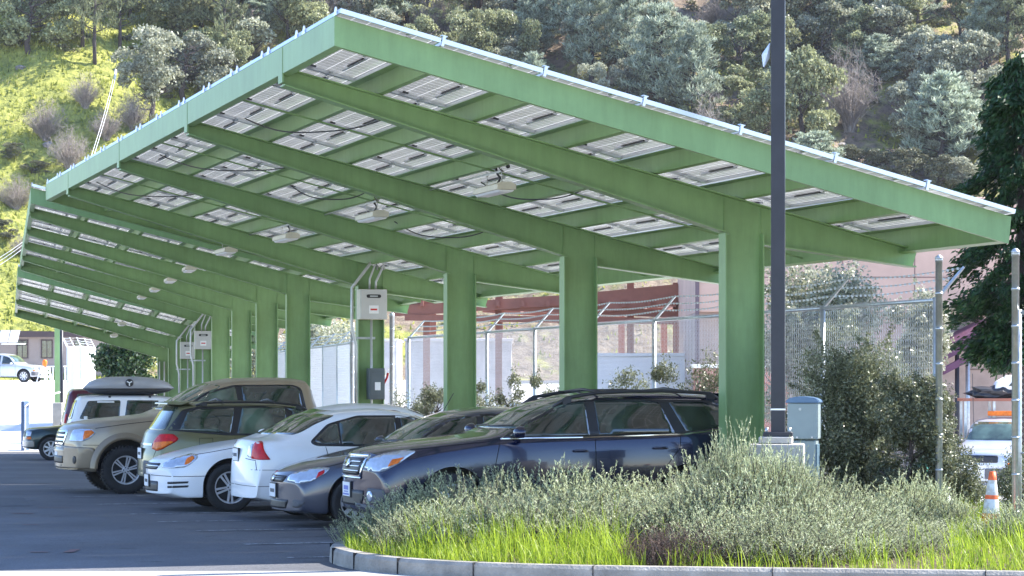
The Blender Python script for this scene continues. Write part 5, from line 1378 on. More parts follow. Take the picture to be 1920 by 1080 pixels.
def hydrant():
    z = 26.5; x = px(1729, z); M = mat('hydrant_green', (.02, .22, .15), .4, var=.15)
    r = thing('fire_hydrant', 'small green hydrant standing in the bushes at right', 'hydrant', Matrix.Translation((x, z, G(x, z) + .1)))
    H = ph(855, z) - G(x, z) - .1
    bm = bmesh.new(); lathe(bm, [(.09, 0), (.09, .03), (.055, .04), (.055, H - .2), (.075, H - .2), (.075, H - .17), (.065, H - .12), (.05, H - .06), (.025, H - .045), (.025, H), (.001, H)], 20); obj('barrel', bm, M, r)
    for s in (-1, 1):
        bm = bmesh.new(); lathe(bm, [(.05, s * .07), (.05, s * .12), (.03, s * .125), (.03, s * .15), (.001, s * .15)], 12, 'x'); bmesh.ops.translate(bm, verts=bm.verts, vec=(0, 0, H - .28)); obj('outlet', bm, M, r)
hydrant()
# ------------------------------------------------------------------ buildings
TANW = mat('pink_tan_panels', (.52, .35, .27), .8, var=.12, scale=.9, bump=.2, bscale=8)
TAND = mat('weathered_tan_wall', (.40, .30, .25), .85, var=.2, scale=1.2)
BEIGEW = mat('beige_render', (.30, .25, .23), .85, var=.06, scale=2)
DKBR = mat('dark_brown_fascia', (.055, .035, .035), .6, var=.1)
REDBR = mat('red_brown_steel', (.27, .10, .06), .6, var=.12, scale=3)
PURP = mat('purple_roof', (.11, .03, .07), .5, var=.15)
def wall_local(bm, x0, x1, z0, z1, y=0, th=.3): box(bm, x0, x1, y, y + th, z0, z1)
def tan_building():
    z = 66; x0 = px(1308, z); x1 = px(2150, z)
    r = thing('tan_building', 'large pink-tan panelled building behind the fence at right', 'building', Matrix.Translation((x0, z, 0)))
    W = x1 - x0; h1 = ph(455, z) + 1.2; hb = ph(585, z)
    bm = bmesh.new(); wall_local(bm, 0, W, hb, h1, 0, 8); bevel(bm, .02); up = obj('upper_wall', bm, TANW, r)
    bm = bmesh.new()
    for k in range(1, int(W / 1.9)): box(bm, k * 1.9, k * 1.9 + .03, -.006, .01, hb, h1)
    for h in (hb + .9, hb + 1.75, hb + 2.6): box(bm, 0, W, -.006, .01, h, h + .03)
    obj('panel_joints', bm, mat('joint_line', (.22, .14, .12), .9), up)
    bm = bmesh.new(); wall_local(bm, 0, W, -1.3, hb - .004, .5, 7); obj('lower_wall', bm, TAND, r)
    bm = bmesh.new(); box(bm, -.06, .04, -.06, .04, -1, h1); obj('corner_downpipe', bm, mat('brown_pipe', (.12, .08, .09), .5), r)
    # purple canopy over the bay and its supports
    xa, xb = px(1730, z) - x0, px(1842, z) - x0
    bm = bmesh.new(); a, b = (xa, ph(655, z)), (xb, ph(598, z)); prism(bm, [a, b, (b[0], b[1] - .35), (a[0], a[1] - .35)], -3.0, .49, 'y'); obj('bay_roof', bm, PURP, r)
    bm = bmesh.new(); a, b = (xa, ph(690, z)), (xb + .25, ph(622, z)); prism(bm, [a, b, (b[0], b[1] - .18), (a[0], a[1] - .18)], -3.3, -3.05, 'y'); obj('bay_roof_edge', bm, PURP, r)
    for q, m_ in ((1792, BLACKM), (1812, GALV)):
        bm = bmesh.new(); tube(bm, [(px(q, z) - x0, -.2, -1), (px(q, z) - x0, -.2, ph(640, z))], .06, 8); obj('post', bm, m_, r)
    bm = bmesh.new(); tube(bm, [(px(1770, z) - x0, -.25, ph(655, z)), (px(1830, z) - x0, -.25, ph(655, z))], .04, 6); obj('cross_rail', bm, GALV, r)
    bm = bmesh.new()
    for h in (ph(694, z), ph(640, z) + .3): box(bm, px(1822, z) - x0, W, .485, .52, h, h + .04)
    obj('wall_joint', bm, mat('joint_line2', (.2, .14, .11), .9), r)
tan_building()
def rack():
    z = 61.5; x = px(1850, z)
    r = thing('storage_rack', 'low steel rack against the tan wall, red-brown shelf edge', 'rack', Matrix.Translation((x, z, -.95)))
    z1 = ph(752, z) + .95
    for hx in (-.6, .1, .9, 1.5):
        for hy in (-.3, .3):
            bm = bmesh.new(); box(bm, hx, hx + .06, hy, hy + .06, 0, z1 - .002); obj('leg', bm, GALV, r)
    for h, m_ in ((z1, REDBR), (z1 * .5, REDBR)):
        bm = bmesh.new(); box(bm, -.65, 1.6, -.38, .4, h, h + .07); obj('shelf', bm, m_, r)
    g = -.95 + z1 + .07
    bm = bmesh.new(); bmesh.ops.create_icosphere(bm, subdivisions=3, radius=1)
    for v in bm.verts:
        n = math.sin(v.co.x * 9) * .1 + math.sin(v.co.z * 7 + v.co.x * 5) * .1; v.co *= (1 + n); v.co = Vector((v.co.x * .75, v.co.y * .3, max(v.co.z, -.6) * .2 + .12))
    tag(obj('black_bag', bm, BLACKP, None, loc=(x + .2, z, g)), 'slumped black bags heaped on the rack shelf', 'bag')
    rr = thing('pressure_washer', 'white machine with a rounded cover standing on the black bags', 'machine', Matrix.Translation((x + .6, z, g + .2)))
    bm = bmesh.new(); prism(bm, [(-.45, 0), (.45, 0), (.42, .2), (.3, .38), (-.1, .36), (-.38, .2)], -.2, .2, 'y'); bevel(bm, .05, 3); obj('cover', bm, WHITEP, rr)
    bm = bmesh.new(); prism(bm, [(-.1, .1), (.12, .1), (.0, .22)], -.21, -.202, 'y'); obj('vent', bm, BLACKP, rr)
rack()
def beige_building():
    z = 172; xa, xb = px(-140, z), px(205, z)
    r = thing('beige_building', 'long single-storey beige building with a dark flat roof edge at the far left', 'building', Matrix.Translation((xa, z, 0)))
    W = xb - xa; ht = ph(617, z); hf = ph(632, z)
    bm = bmesh.new(); box(bm, 0, W, 0, 8, 1, hf); obj('wall', bm, BEIGEW, r)
    bm = bmesh.new(); prism(bm, [(-.3, hf + .002), (W + .3, hf + .002), (W + .3, ht - .25), (-.3, ht)], -.7, 8.5, 'y'); obj('roof', bm, DKBR, r)
    for q in (42, 88, -20, -80, 150):
        x = px(q, z) - xa; b_, t_ = ph(672, z), ph(637, z)
        bm = bmesh.new()
        box(bm, x - .4, x + .4, -.08, -.002, t_ - .07, t_); box(bm, x - .4, x + .4, -.08, -.002, b_, b_ + .07); box(bm, x - .4, x - .33, -.08, -.002, b_ + .071, t_ - .071); box(bm, x + .33, x + .4, -.08, -.002, b_ + .071, t_ - .071); box(bm, x - .02, x + .02, -.07, -.002, b_ + .071, t_ - .071)
        w = obj('window_frame', bm, DKBR, r)
        bm = bmesh.new(); box(bm, x - .33, x + .33, -.03, -.001, b_ + .07, t_ - .07); obj('pane', bm, GLASS, w)
    # two sunlit awning panels
    for q in (2, 21):
        x = px(q, z - 3) - xa
        bm = bmesh.new(); prism(bm, [(-1.0, ph(643, z - 3)), (-3.0, ph(643, z - 3) - .05), (-3.0, ph(643, z - 3) - .11), (-1.0, ph(643, z - 3) - .06)], x, x + .6, 'x')
        prism(bm, [(x - .2, ph(642, z - 3)), (x + .42, ph(642, z - 3)), (x + .62, ph(619, z - 3)), (x, ph(619, z - 3))], -3.06, -3.0, 'y'); obj('awning_panel', bm, WHITEP, r)
beige_building()
def pergola():
    z = 74; xa, xb = px(742, z), px(1306, z)
    r = thing('brown_pergola', 'red-brown steel shade structure between the fence and the hillside', 'pergola', Matrix.Translation((xa, z, 0)))
    W = xb - xa
    for k, q in enumerate((800, 935, 1182, 1268)):
        x = px(q, z) - xa; bm = bmesh.new(); box(bm, x - .1, x + .1, -.1, .1, -1, ph(530, z)); obj('post', bm, REDBR, r)
        bm = bmesh.new(); box(bm, x - .1, x + .1, 5.9, 6.1, -1, ph(530, z)); obj('post', bm, REDBR, r)
    def beam(q0, y0, q1, y1, d, yy, n='beam'):
        bm = bmesh.new(); a, b = (px(q0, z) - xa, ph(y0, z)), (px(q1, z) - xa, ph(y1, z)); prism(bm, [a, b, (b[0], b[1] - d), (a[0], a[1] - d)], yy - .08, yy + .08, 'y'); obj(n, bm, REDBR, r)
    beam(1120, 548, 1306, 530, .62, -.3); beam(735, 575, 1150, 548, .3, -.32)
    beam(735, 560, 1306, 584, .22, -.2); beam(760, 590, 1306, 598, .18, -.35); beam(900, 566, 1306, 592, .14, 6.3); beam(1000, 556, 1306, 575, .12, 3)
    for k in range(12):
        x = W * k / 12; bm = bmesh.new(); box(bm, x, x + .1, -.6, 6.5, ph(575, z) - .002 * k, ph(575, z) + .16); obj('rafter', bm, REDBR, r)
pergola()
# pale low wall and sheds in the yard, sunlit
def yardwall(q0, q1, z, ytop, m, name, label, cat, dep=.3):
    x0, x1 = px(q0, z), px(q1, z); r = thing(name, label, cat, Matrix.Translation((x0, z, 0)))
    bm = bmesh.new(); box(bm, 0, x1 - x0, 0, dep, -1.2, ph(ytop, z)); bevel(bm, .02); obj('wall', bm, m, r)
    bm = bmesh.new(); box(bm, -.04, x1 - x0 + .04, -.05, dep + .05, ph(ytop, z) + .001, ph(ytop, z) + .09); bevel(bm, .01); obj('coping', bm, CONCL, r)
    return r
yardwall(1085, 1300, 71, 668, CONCL, 'low_wall', 'low pale wall in the yard below the red-brown shade structure', 'wall')
yardwall(760, 960, 78, 640, mat('shed_paint', (.50, .49, .48), .7, var=.2, scale=1.5), 'white_shed', 'low white shed behind the long fence', 'shed', 4)
yardwall(560, 745, 92, 640, bpy.data.materials['shed_paint'], 'pale_shed', 'low pale shed behind the tall gate posts', 'shed', 4)
yardwall(1300, 1480, 60, 690, mat('brick_red_wall', (.28, .12, .09), .85, var=.15), 'brick_wall', 'low red-brown wall beside the nearest carport column', 'wall')
def lot_cars():
    for i, (q, z, col, lb) in enumerate(((985, 66, WHITE, 'white wagon parked in the yard behind the long fence'), (1235, 64, SILVW, 'pale wagon parked in the yard left of the tan building'))):
        c_ = suv('yard_car', lb, 'car', F2, 0, 60, False, col, L=4.6, H=1.6, W=.9, wr=.34)
        x = px(q, z); c_.root.matrix_local = Matrix.Translation((x, z, G(x, z))) @ Matrix.Rotation(R(170), 4, 'Z') @ Matrix.Translation((-2.3, 0, 0))
lot_cars()
# far left: barrier rail, sandwich board, pole, green post, guard
def far_left():
    z = 150; r = thing('barrier_rail', 'white picket barrier rail in front of the beige building', 'railing', Matrix.Translation((px(88, z), z, G(px(88, z), z))))
    W = px(133, z) - px(88, z); H = 1.05
    for h in (.12, H):
        bm = bmesh.new(); tube(bm, [(0, 0, h), (W, 0, h)], .035, 6); obj('rail', bm, WHITEP, r)
    for k in range(9):
        bm = bmesh.new(); tube(bm, [(W * k / 8, 0, 0), (W * k / 8, 0, H)], .028, 5); obj('picket', bm, WHITEP, r)
    z = 152; x = px(87, z); r = thing('warning_barricade', 'white folding barricade with an amber lamp on top at the far left', 'barricade', Matrix.Translation((x - .1, z, G(x, z))))
    for s in (-1, 1):
        for k in (-.22, .22):
            bm = bmesh.new(); tube(bm, [(k + .25 * s, s * .3, 0), (k, 0, 1.05)], .035, 5); obj('leg', bm, WHITEP, r)
    for h in (.35, .6, .85):
        bm = bmesh.new(); box(bm, -.3, .3, -.06, -.03, h, h + .14); obj('board', bm, WHITEP, r)
    bm = bmesh.new(); lathe(bm, [(.10, 1.05), (.10, 1.1), (.14, 1.15), (.14, 1.38), (.09, 1.45), (.001, 1.46)], 12); obj('lamp', bm, LAMPO, r)
    z = 96; bm = bmesh.new(); x = px(115.5, z); tube(bm, [(x, z, -1), (x, z, ph(600, z))], .065, 8); tag(obj('dark_pole', bm, BLACKM), 'thin dark pole at the far left beside the pale green post', 'pole')
    z = 112; bm = bmesh.new(); x = px(109, z); box(bm, x - .14, x + .14, z - .14, z + .14, -1, ph(600, z)); bevel(bm, .02); tag(obj('green_post', bm, GREEN), 'pale green square post at the far left behind the thin dark pole', 'post')
    # curved low guard with a dark panel at its end
    z = 93; x = px(47, z); r = thing('guard_panel', 'slim blue-grey panel with a white edge at the end of the drive', 'barrier', Matrix.Translation((x, z, G(x, z))))
    h = ph(752, z) - G(x, z)
    bm = bmesh.new(); box(bm, -.06, .06, -.5, .5, 0, h); bevel(bm, .03, 2); obj('panel', bm, mat('blue_grey_panel', (.07, .12, .22), .5), r)
    bm = bmesh.new(); tube(bm, [(.1, -.5, 0), (.1, -.5, h * .9), (.35, .5, h + .12), (1.0, 1.6, h + .32)], .03, 6); obj('handrail', bm, WHITEP, r)
    z = 94; x = px(108, z); r = thing('vent_box', 'small grey louvred box beyond the dark off-roader', 'box', Matrix.Translation((x, z, G(x, z))))
    bm = bmesh.new(); box(bm, -.15, .2, -.2, .2, 0, ph(755, z) - G(x, z)); bevel(bm, .02); obj('body', bm, CONC, r)
far_left()
# overhead wires against the hill
def wire(name, label, a, b, r_=.02, sag=.3, m=None):
    bm = bmesh.new(); A, B = Vector(a), Vector(b); P = []
    for k in range(13):
        u = k / 12; p = A.lerp(B, u); p.z -= sag * 4 * u * (1 - u); P.append(p)
    tube(bm, P, r_, 5); return tag(obj(name, bm, m or WHITEP), label, 'cable')
WPOLE = hillpoint(216, 152)
bm = bmesh.new(); tube(bm, [WPOLE - Vector((0, 0, .5)), WPOLE + Vector((0, 0, .9))], .09, 8); tag(obj('cable_anchor', bm, GALV), 'short anchor post on the hillside where the two pale cables end', 'post')
for k, d in enumerate((0, .5)):
    wire('guy_wire', ['left one of two pale cables coming down the grassy hillside', 'right one of two pale cables coming down the grassy hillside'][k], WPOLE + Vector((d * .3, 0, .8)), (px(158 + 5 * k, 120), 120, ph(330, 120)), .014, .4)
for k, (y0, y1) in enumerate(((482, 458), (489, 463), (497, 470))):
    wire('service_cable', ['topmost', 'middle', 'lowest'][k] + ' of three pale cables crossing the left edge above the beige building', (px(-30, 130), 130, ph(y0 + 16, 130)), (px(60, 100), 100, ph(y1 - 18, 100)), .012, .1)
#@@PLANTS
# ------------------------------------------------------------------ plants
def quads(c, u, w):
    V = np.stack([c - u, c + w, c + u, c - w], 1).reshape(-1, 3); return V, np.arange(len(c) * 4).reshape(-1, 4)
def rdir(n, g):
    v = g.normal(0, 1, (n, 3)); return v / np.linalg.norm(v, axis=1, keepdims=True)
def leafcloud(P, size, asp, g, up=None, k=1.0):
    n = len(P); d = rdir(n, g)
    if up is not None: d = d * (1 - k) + np.asarray(up) * k; d /= np.linalg.norm(d, axis=1, keepdims=True)
    e = np.cross(d, rdir(n, g)); e /= np.linalg.norm(e, axis=1, keepdims=True)
    s = size * g.uniform(.6, 1.4, n)[:, None]
    return quads(P, d * s * .5, e * s * .5 * asp)
def limbs(g, H, spread, nb, r0, lean=0, start=.3, upb=.5):
    """returns bmesh of trunk + branches and the list of tip points"""
    bm = bmesh.new(); tips = []
    P = [Vector((0, 0, -.6))]
    n = 6
    for i in range(1, n + 1): P.append(Vector((lean * i / n * H * .3 + g.normal(0, .02 * H), g.normal(0, .02 * H), H * i / n)))
    tube(bm, P, [r0 * (1.15 - .95 * i / n) for i in range(n + 1)], 7)
    for b in range(nb):
        u = start + (1 - start) * g.random() ** .8; i = min(n - 1, int(u * n)); q = P[i].lerp(P[i + 1], u * n - i)
        a = g.uniform(0, 6.28); L_ = spread * g.uniform(.5, 1.0) * (1 - .5 * abs(u - .5))
        e = q + Vector((math.cos(a) * L_, math.sin(a) * L_, L_ * upb * g.uniform(.3, 1.2))); m = q.lerp(e, .5) + Vector((0, 0, -L_ * .08))
        tube(bm, [q, m, e], [r0 * .35, r0 * .2, r0 * .07], 5); tips.append(e)
        for _ in range(2):
            e2 = m + Vector((g.normal(0, L_ * .35), g.normal(0, L_ * .35), abs(g.normal(0, L_ * .3)))); tube(bm, [m, e2], [r0 * .14, r0 * .04], 4, False); tips.append(e2)
    return bm, tips
LM_OAK = leafmat('oak_leaves', (.12, .135, .065), (.42, .44, .24), .5, .42, .6, .5)
LM_OAK2 = leafmat('silvery_oak_leaves', (.16, .17, .11), (.50, .51, .38), .5, .42, .6, .5)
LM_PINE = leafmat('grey_pine_needles', (.15, .19, .13), (.46, .52, .40), .55, .42, .5, .4)
LM_DPINE = leafmat('dark_pine_needles', (.08, .095, .055), (.28, .31, .17), .5, .4, .5, .4)
LM_BARE = leafmat('bare_twigs', (.20, .17, .15), (.38, .33, .29), .8, .0, .8, .2)
LM_SHR = leafmat('shrub_leaves', (.075, .08, .045), (.22, .22, .13), .5, .2, .6, .4)
BARK = mat('bark', (.07, .055, .05), .9, var=.35, scale=3, bump=.6)
def mk(bm, name, m):
    fixn(bm); me = bpy.data.meshes.new(name); bm.to_mesh(me); bm.free(); me.materials.append(m); return me
def oak_meshes(seed, H=8.0, W=8.0, nl=11000, leaf=.27):
    g = np.random.default_rng(seed); bm, tips = limbs(g, H * .62, W * .38, 14, .28, start=.25)
    K = int(g.integers(17, 30)); C = []; ox, oy = g.normal(0, W * .07, 2); pw = g.uniform(.5, 1.2)
    for k in range(K):
        a = g.uniform(0, 6.28); rr = W * .5 * g.uniform(.05, .9); z = H * (.14 + .78 * g.random() ** pw); sc = math.sqrt(max(.15, 1 - ((z / H - .45) / .6) ** 2))
        C.append((math.cos(a) * rr * sc + ox * z / H * 2, math.sin(a) * rr * sc + oy, z, W * g.uniform(.07, .19)))
    C = np.array(C); i = g.integers(0, K, nl); d = rdir(nl, g); d[:, 2] = np.where(g.random(nl) < .75, np.abs(d[:, 2]), d[:, 2])
    r = C[i, 3] * g.uniform(.55, 1.08, nl) ** .6 * (1 + .22 * np.sin(d[:, 0] * 9 + i) * np.sin(d[:, 1] * 8 + i * 2))
    P = C[i, :3] + d * r[:, None] * [1, 1, .75]
    V, F = leafcloud(P, leaf, .75, g)
    return mk(bm, 'trunk', BARK), npmesh('crown', V, F)
def pine_meshes(seed, H=11.0, W=6.0, nl=9500, needle=.55, top=.1):
    g = np.random.default_rng(seed); bm = bmesh.new()
    n = 8; P = [Vector((g.normal(0, .06), g.normal(0, .06), H * i / n - (0.6 if i == 0 else 0))) for i in range(n + 1)]
    tube(bm, P, [.26 * (1 - .9 * i / n) for i in range(n + 1)], 7)
    tufts = []
    for b in range(62):
        u = .16 + .82 * (b / 62) ** .9; z = H * u; a = b * 2.4 + g.normal(0, .4); L_ = W * .5 * (1 - u) ** .62 * g.uniform(.7, 1.15) + .35
        q = Vector((0, 0, z)); e = q + Vector((math.cos(a) * L_, math.sin(a) * L_, L_ * g.uniform(.25, .6))); m = q.lerp(e, .55) - Vector((0, 0, L_ * .05))
        tube(bm, [q, m, e], [.07, .045, .015], 4, False)
        for t in np.linspace(.3, 1, 6):
            c = (m.lerp(e, (t - .5) * 2) if t > .5 else q.lerp(m, t * 2)); tufts.append((c.x + g.normal(0, .22), c.y + g.normal(0, .22), c.z + g.normal(0, .15), .32 + .30 * (1 - u)))
    T = np.array(tufts); i = g.integers(0, len(T), nl); d = rdir(nl, g)
    Pn = T[i, :3] + d * T[i, 3:4] * g.uniform(.15, 1, (nl, 1)) * [1, 1, .8]
    dd = d * .6 + np.array([0, 0, .75]) + g.normal(0, .25, (nl, 3)); dd /= np.linalg.norm(dd, axis=1, keepdims=True)
    e = np.cross(dd, rdir(nl, g)); e /= np.linalg.norm(e, axis=1, keepdims=True); s = needle * g.uniform(.6, 1.3, nl)[:, None]
    V, F = quads(Pn, dd * s * .5, e * s * .5 * .16)
    return mk(bm, 'trunk', BARK), npmesh('crown', V, F)
def bare_meshes(seed, H=6.0, W=5.0, nb=170):
    g = np.random.default_rng(seed); V = []; F = []
    def seg(p, q, r0, r1):
        d = q - p; d /= np.linalg.norm(d) + 1e-9; e = np.cross(d, [.3, .5, .8]); e /= np.linalg.norm(e); f = np.cross(d, e); b = len(V)
        for c, r in ((p, r0), (q, r1)):
            for k in range(3): V.append(c + (e * math.cos(2.094 * k) + f * math.sin(2.094 * k)) * r)
        for k in range(3): F.append((b + k, b + (k + 1) % 3, b + 3 + (k + 1) % 3, b + 3 + k))
    for b in range(nb):
        a = g.uniform(0, 6.28); sp = g.random() ** .6 * W * .5; hh = H * g.uniform(.45, 1.0) * (1 - .45 * (sp / (W * .5)) ** 2)
        p = np.array([g.normal(0, .15), g.normal(0, .15), -.2]); e = np.array([math.cos(a) * sp, math.sin(a) * sp, hh]); pr = p
        for t in (.25, .5, .75, 1.0):
            q = p + (e - p) * np.array([t ** 1.3, t ** 1.3, t]) + g.normal(0, .05 * H * t * .4, 3); seg(pr, q, .05 * (1.15 - t) + .006, .05 * (1.0 - t) * .7 + .006)
            if t > .3:
                for _ in range(5): seg(q, q + g.normal(0, .35, 3) + [0, 0, .3], .012, .006)
            pr = q
    return None, npmesh('branches', np.array(V), np.array(F))
def place(kind, name, label, cat, meshes, lm, loc, sc, rot, group=None, szv=None):
    r = thing(name, label, cat, Matrix.Translation(loc) @ Matrix.Rotation(rot, 4, 'Z') @ Matrix.Diagonal((sc[0], sc[0], sc[1], 1)), group)
    tk, cr = meshes
    if tk: o = bpy.data.objects.new('trunk', tk); COL.objects.link(o); o.parent = r
    if not cr.materials: cr.materials.append(lm)
    o = bpy.data.objects.new('branches' if kind == 'bare' else 'crown', cr); COL.objects.link(o); o.parent = r
    if cr.materials[0] != lm: o.material_slots[0].link = 'OBJECT'; o.material_slots[0].material = lm
    return r
OAKS = [oak_meshes(1), oak_meshes(2, 8, 7, 9500), oak_meshes(3, 7.5, 9, 11500), oak_meshes(4, 9, 7, 10000), oak_meshes(5, 7, 8, 8500), oak_meshes(6, 8.5, 8.5, 10500)]; PINES = [pine_meshes(s) for s in (11, 12, 13)]; BARES = [bare_meshes(s) for s in (21, 22)]
TALLP = [pine_meshes(s, 17, 7, 7000, .6) for s in (31, 32)]
# (column px, base row px, height px, width px, kind)
T = [(55, 98, 150, 150, 'o'), (-25, 110, 150, 130, 'o'), (155, 88, 330, 90, 't'), (178, 122, 330, 90, 't'), (225, 100, 260, 80, 't'), (118, 60, 130, 110, 'o'), (245, 40, 120, 110, 'o'),
     (285, 235, 165, 150, 's'), (345, 190, 150, 150, 's'), (420, 140, 330, 90, 't'), (400, 175, 130, 130, 'o'), (330, 110, 140, 140, 'o'), (470, 130, 150, 150, 's'), (540, 95, 150, 130, 'o'), (450, 60, 140, 140, 's'), (380, 60, 140, 130, 'o'), (300, 40, 140, 130, 's'),
     (250, 245, 70, 80, 'b'), (160, 205, 60, 70, 'b'), (85, 265, 70, 90, 'b'), (130, 320, 75, 85, 'b'), (30, 395, 60, 90, 'b'), (290, 275, 60, 80, 'u'), (60, 330, 35, 60, 'u'), (200, 262, 55, 70, 'b'), (15, 290, 30, 50, 'u'), (15, 450, 40, 60, 'u'), (45, 480, 40, 60, 'b'),
     (600, 70, 150, 130, 'b'), (560, 30, 120, 120, 'o'), (650, 40, 140, 120, 's'), (710, 60, 140, 110, 'p'), (760, 50, 130, 130, 'o'), (830, 95, 120, 120, 'b'), (800, 30, 120, 120, 's'), (880, 70, 120, 130, 'o'), (930, 110, 130, 120, 's'), (960, 50, 120, 120, 'o'), (900, 20, 120, 100, 'p'),
     (1000, 120, 130, 110, 'p'), (1040, 60, 150, 110, 'p'), (1110, 165, 200, 120, 'p'), (1090, 90, 170, 110, 'p'), (1175, 150, 180, 110, 'p'), (1160, 60, 160, 100, 'p'), (1240, 225, 210, 150, 'p'), (1300, 240, 190, 120, 'p'), (1330, 170, 120, 120, 'd'), (1215, 110, 150, 100, 's'),
     (1385, 260, 100, 110, 'o'), (1390, 180, 130, 130, 'd'), (1500, 265, 200, 160, 'o'), (1420, 290, 110, 110, 'o'), (1380, 110, 120, 110, 's'), (1470, 120, 160, 140, 's'), (1440, 50, 120, 120, 'o'), (1530, 110, 150, 120, 'd'),
     (1592, 245, 140, 125, 'b'), (1630, 75, 140, 100, 'd'), (1680, 110, 130, 130, 's'), (1600, 60, 150, 110, 'd'), (1700, 60, 150, 120, 'p'), (1725, 265, 150, 120, 's'), (1765, 330, 190, 160, 'p'), (1790, 215, 140, 130, 's'), (1840, 195, 130, 120, 's'), (1740, 150, 110, 110, 's'),
     (1850, 130, 150, 110, 'p'), (1890, 150, 260, 110, 't'), (1930, 120, 160, 130, 'd'), (1800, 90, 150, 110, 'd'), (1870, 300, 100, 110, 'd'), (1650, 335, 60, 90, 'u'), (1700, 350, 70, 100, 'u'), (1760, 360, 70, 100, 'u'), (1810, 370, 70, 90, 's'), (1560, 320, 50, 80, 'u'), (1600, 310, 45, 70, 'u'),
     (1480, 330, 80, 100, 'o'), (1250, 20, 120, 110, 's'), (1340, 60, 60, 80, 'b'), (1010, 20, 110, 100, 'o'), (1100, 15, 120, 110, 's'), (700, 10, 120, 110, 'o'), (620, 5, 120, 110, 's'), (510, 30, 130, 120, 'o'), (1560, 10, 120, 110, 's'), (1480, 10, 120, 110, 'p'), (1660, 5, 120, 110, 'd'), (1760, 20, 130, 110, 's'), (1900, 30, 140, 120, 'd'), (1380, 10, 110, 110, 's'), (190, 20, 120, 110, 'o'), (90, 10, 120, 110, 'd'), (10, 15, 120, 110, 's')]
gf = np.random.default_rng(17); base_T = list(T)
for y_ in (38, 88, 135, 185, 235, 285, 335):
    for x_ in np.arange(300, 1930, 72):
        q_ = (x_ + gf.uniform(-26, 26), y_ + gf.uniform(-18, 18))
        roof = 30 + (q_[0] - 632) * .2988 if q_[0] > 632 else 30 + (632 - q_[0]) * .57
        if q_[1] - 105 > roof or (q_[0] < 420 and q_[1] > 150): continue
        if 1540 < q_[0] < 1700 and 215 < q_[1] < 330: continue
        if 1255 < q_[0] < 1345 and q_[1] < 120: continue
        if min(math.hypot((q_[0] - t[0]) * .8, q_[1] - t[1]) for t in base_T) < 34: continue
        k_ = 'ossppodsb'[int(gf.integers(0, 9))]; T.append((float(q_[0]), float(q_[1]), float(gf.uniform(95, 150)), float(gf.uniform(85, 130)), k_)); base_T.append(T[-1])
KN = {'o': ('oak_tree', 'olive round oak', 'tree'), 's': ('oak_tree', 'silvery round oak', 'tree'), 'p': ('pine_tree', 'feathery grey pine', 'tree'), 'd': ('oak_tree', 'dark green oak', 'tree'), 't': ('pine_tree', 'tall slender pine', 'tree'), 'b': ('bare_shrub', 'leafless grey shrub', 'shrub'), 'u': ('hill_shrub', 'low olive shrub', 'shrub')}
def band(y):
    return 'at the top edge' if y < 66 else 'high on the hillside' if y < 130 else 'midway up the hillside' if y < 200 else 'low on the hillside' if y < 290 else 'at the hillside foot'
cnt = {}
order = ['first', 'second', 'third', 'fourth', 'fifth', 'sixth', 'seventh', 'eighth', 'ninth', 'tenth', 'eleventh', 'twelfth', 'thirteenth', 'fourteenth', 'fifteenth', 'sixteenth', 'seventeenth', 'eighteenth', 'nineteenth', 'twentieth', 'twenty-first', 'twenty-second', 'twenty-third', 'twenty-fourth', 'twenty-fifth'] + ['%s number' % w for w in ()] + [a + b for a in ('twenty-', 'thirty-', 'forty-') for b in ('sixth', 'seventh', 'eighth', 'ninth')]
g0 = np.random.default_rng(99)
for (cx_, by_, h_, w_, k) in sorted(T):
    p = hillpoint(cx_, by_); s = 4700 / p.y
    H = h_ / s; W = w_ / s
    key = (k, band(by_)); i = cnt.get(key, 0); cnt[key] = i + 1
    nm, lb, ct = KN[k]
    label = '%s, %s such from the left %s' % (lb, order[min(i, len(order) - 1)], band(by_))
    grp = {'o': 'oaks on the hillside', 's': 'oaks on the hillside', 'd': 'oaks on the hillside', 'p': 'pines on the hillside', 't': 'pines on the hillside', 'b': 'bare shrubs on the hillside', 'u': 'low shrubs on the hillside'}[k]
    rot = g0.uniform(0, 6.28); j = int(g0.integers(0, 6))
    if k in 'osd': place(k, nm, label, ct, OAKS[j], {'o': LM_OAK, 's': LM_OAK2, 'd': LM_DPINE}[k], p, (W / 8.0, H / 7.6), rot, grp)
    elif k == 'p': place(k, nm, label, ct, PINES[j % 3], LM_PINE, p, (W / 5.6, H / 11.0), rot, grp)
    elif k == 't': place(k, nm, label, ct, TALLP[j % 2], LM_DPINE, p, (W / 5.6, H / 17.0), rot, grp)
    elif k == 'b': place(k, nm, label, ct, BARES[j % 2], LM_BARE, p, (W / 5.0, H / 5.6), rot, grp)
    else: place(k, nm, label, ct, OAKS[j], LM_SHR, p - Vector((0, 0, .6)), (W / 8.0, H / 7.0), rot, grp)
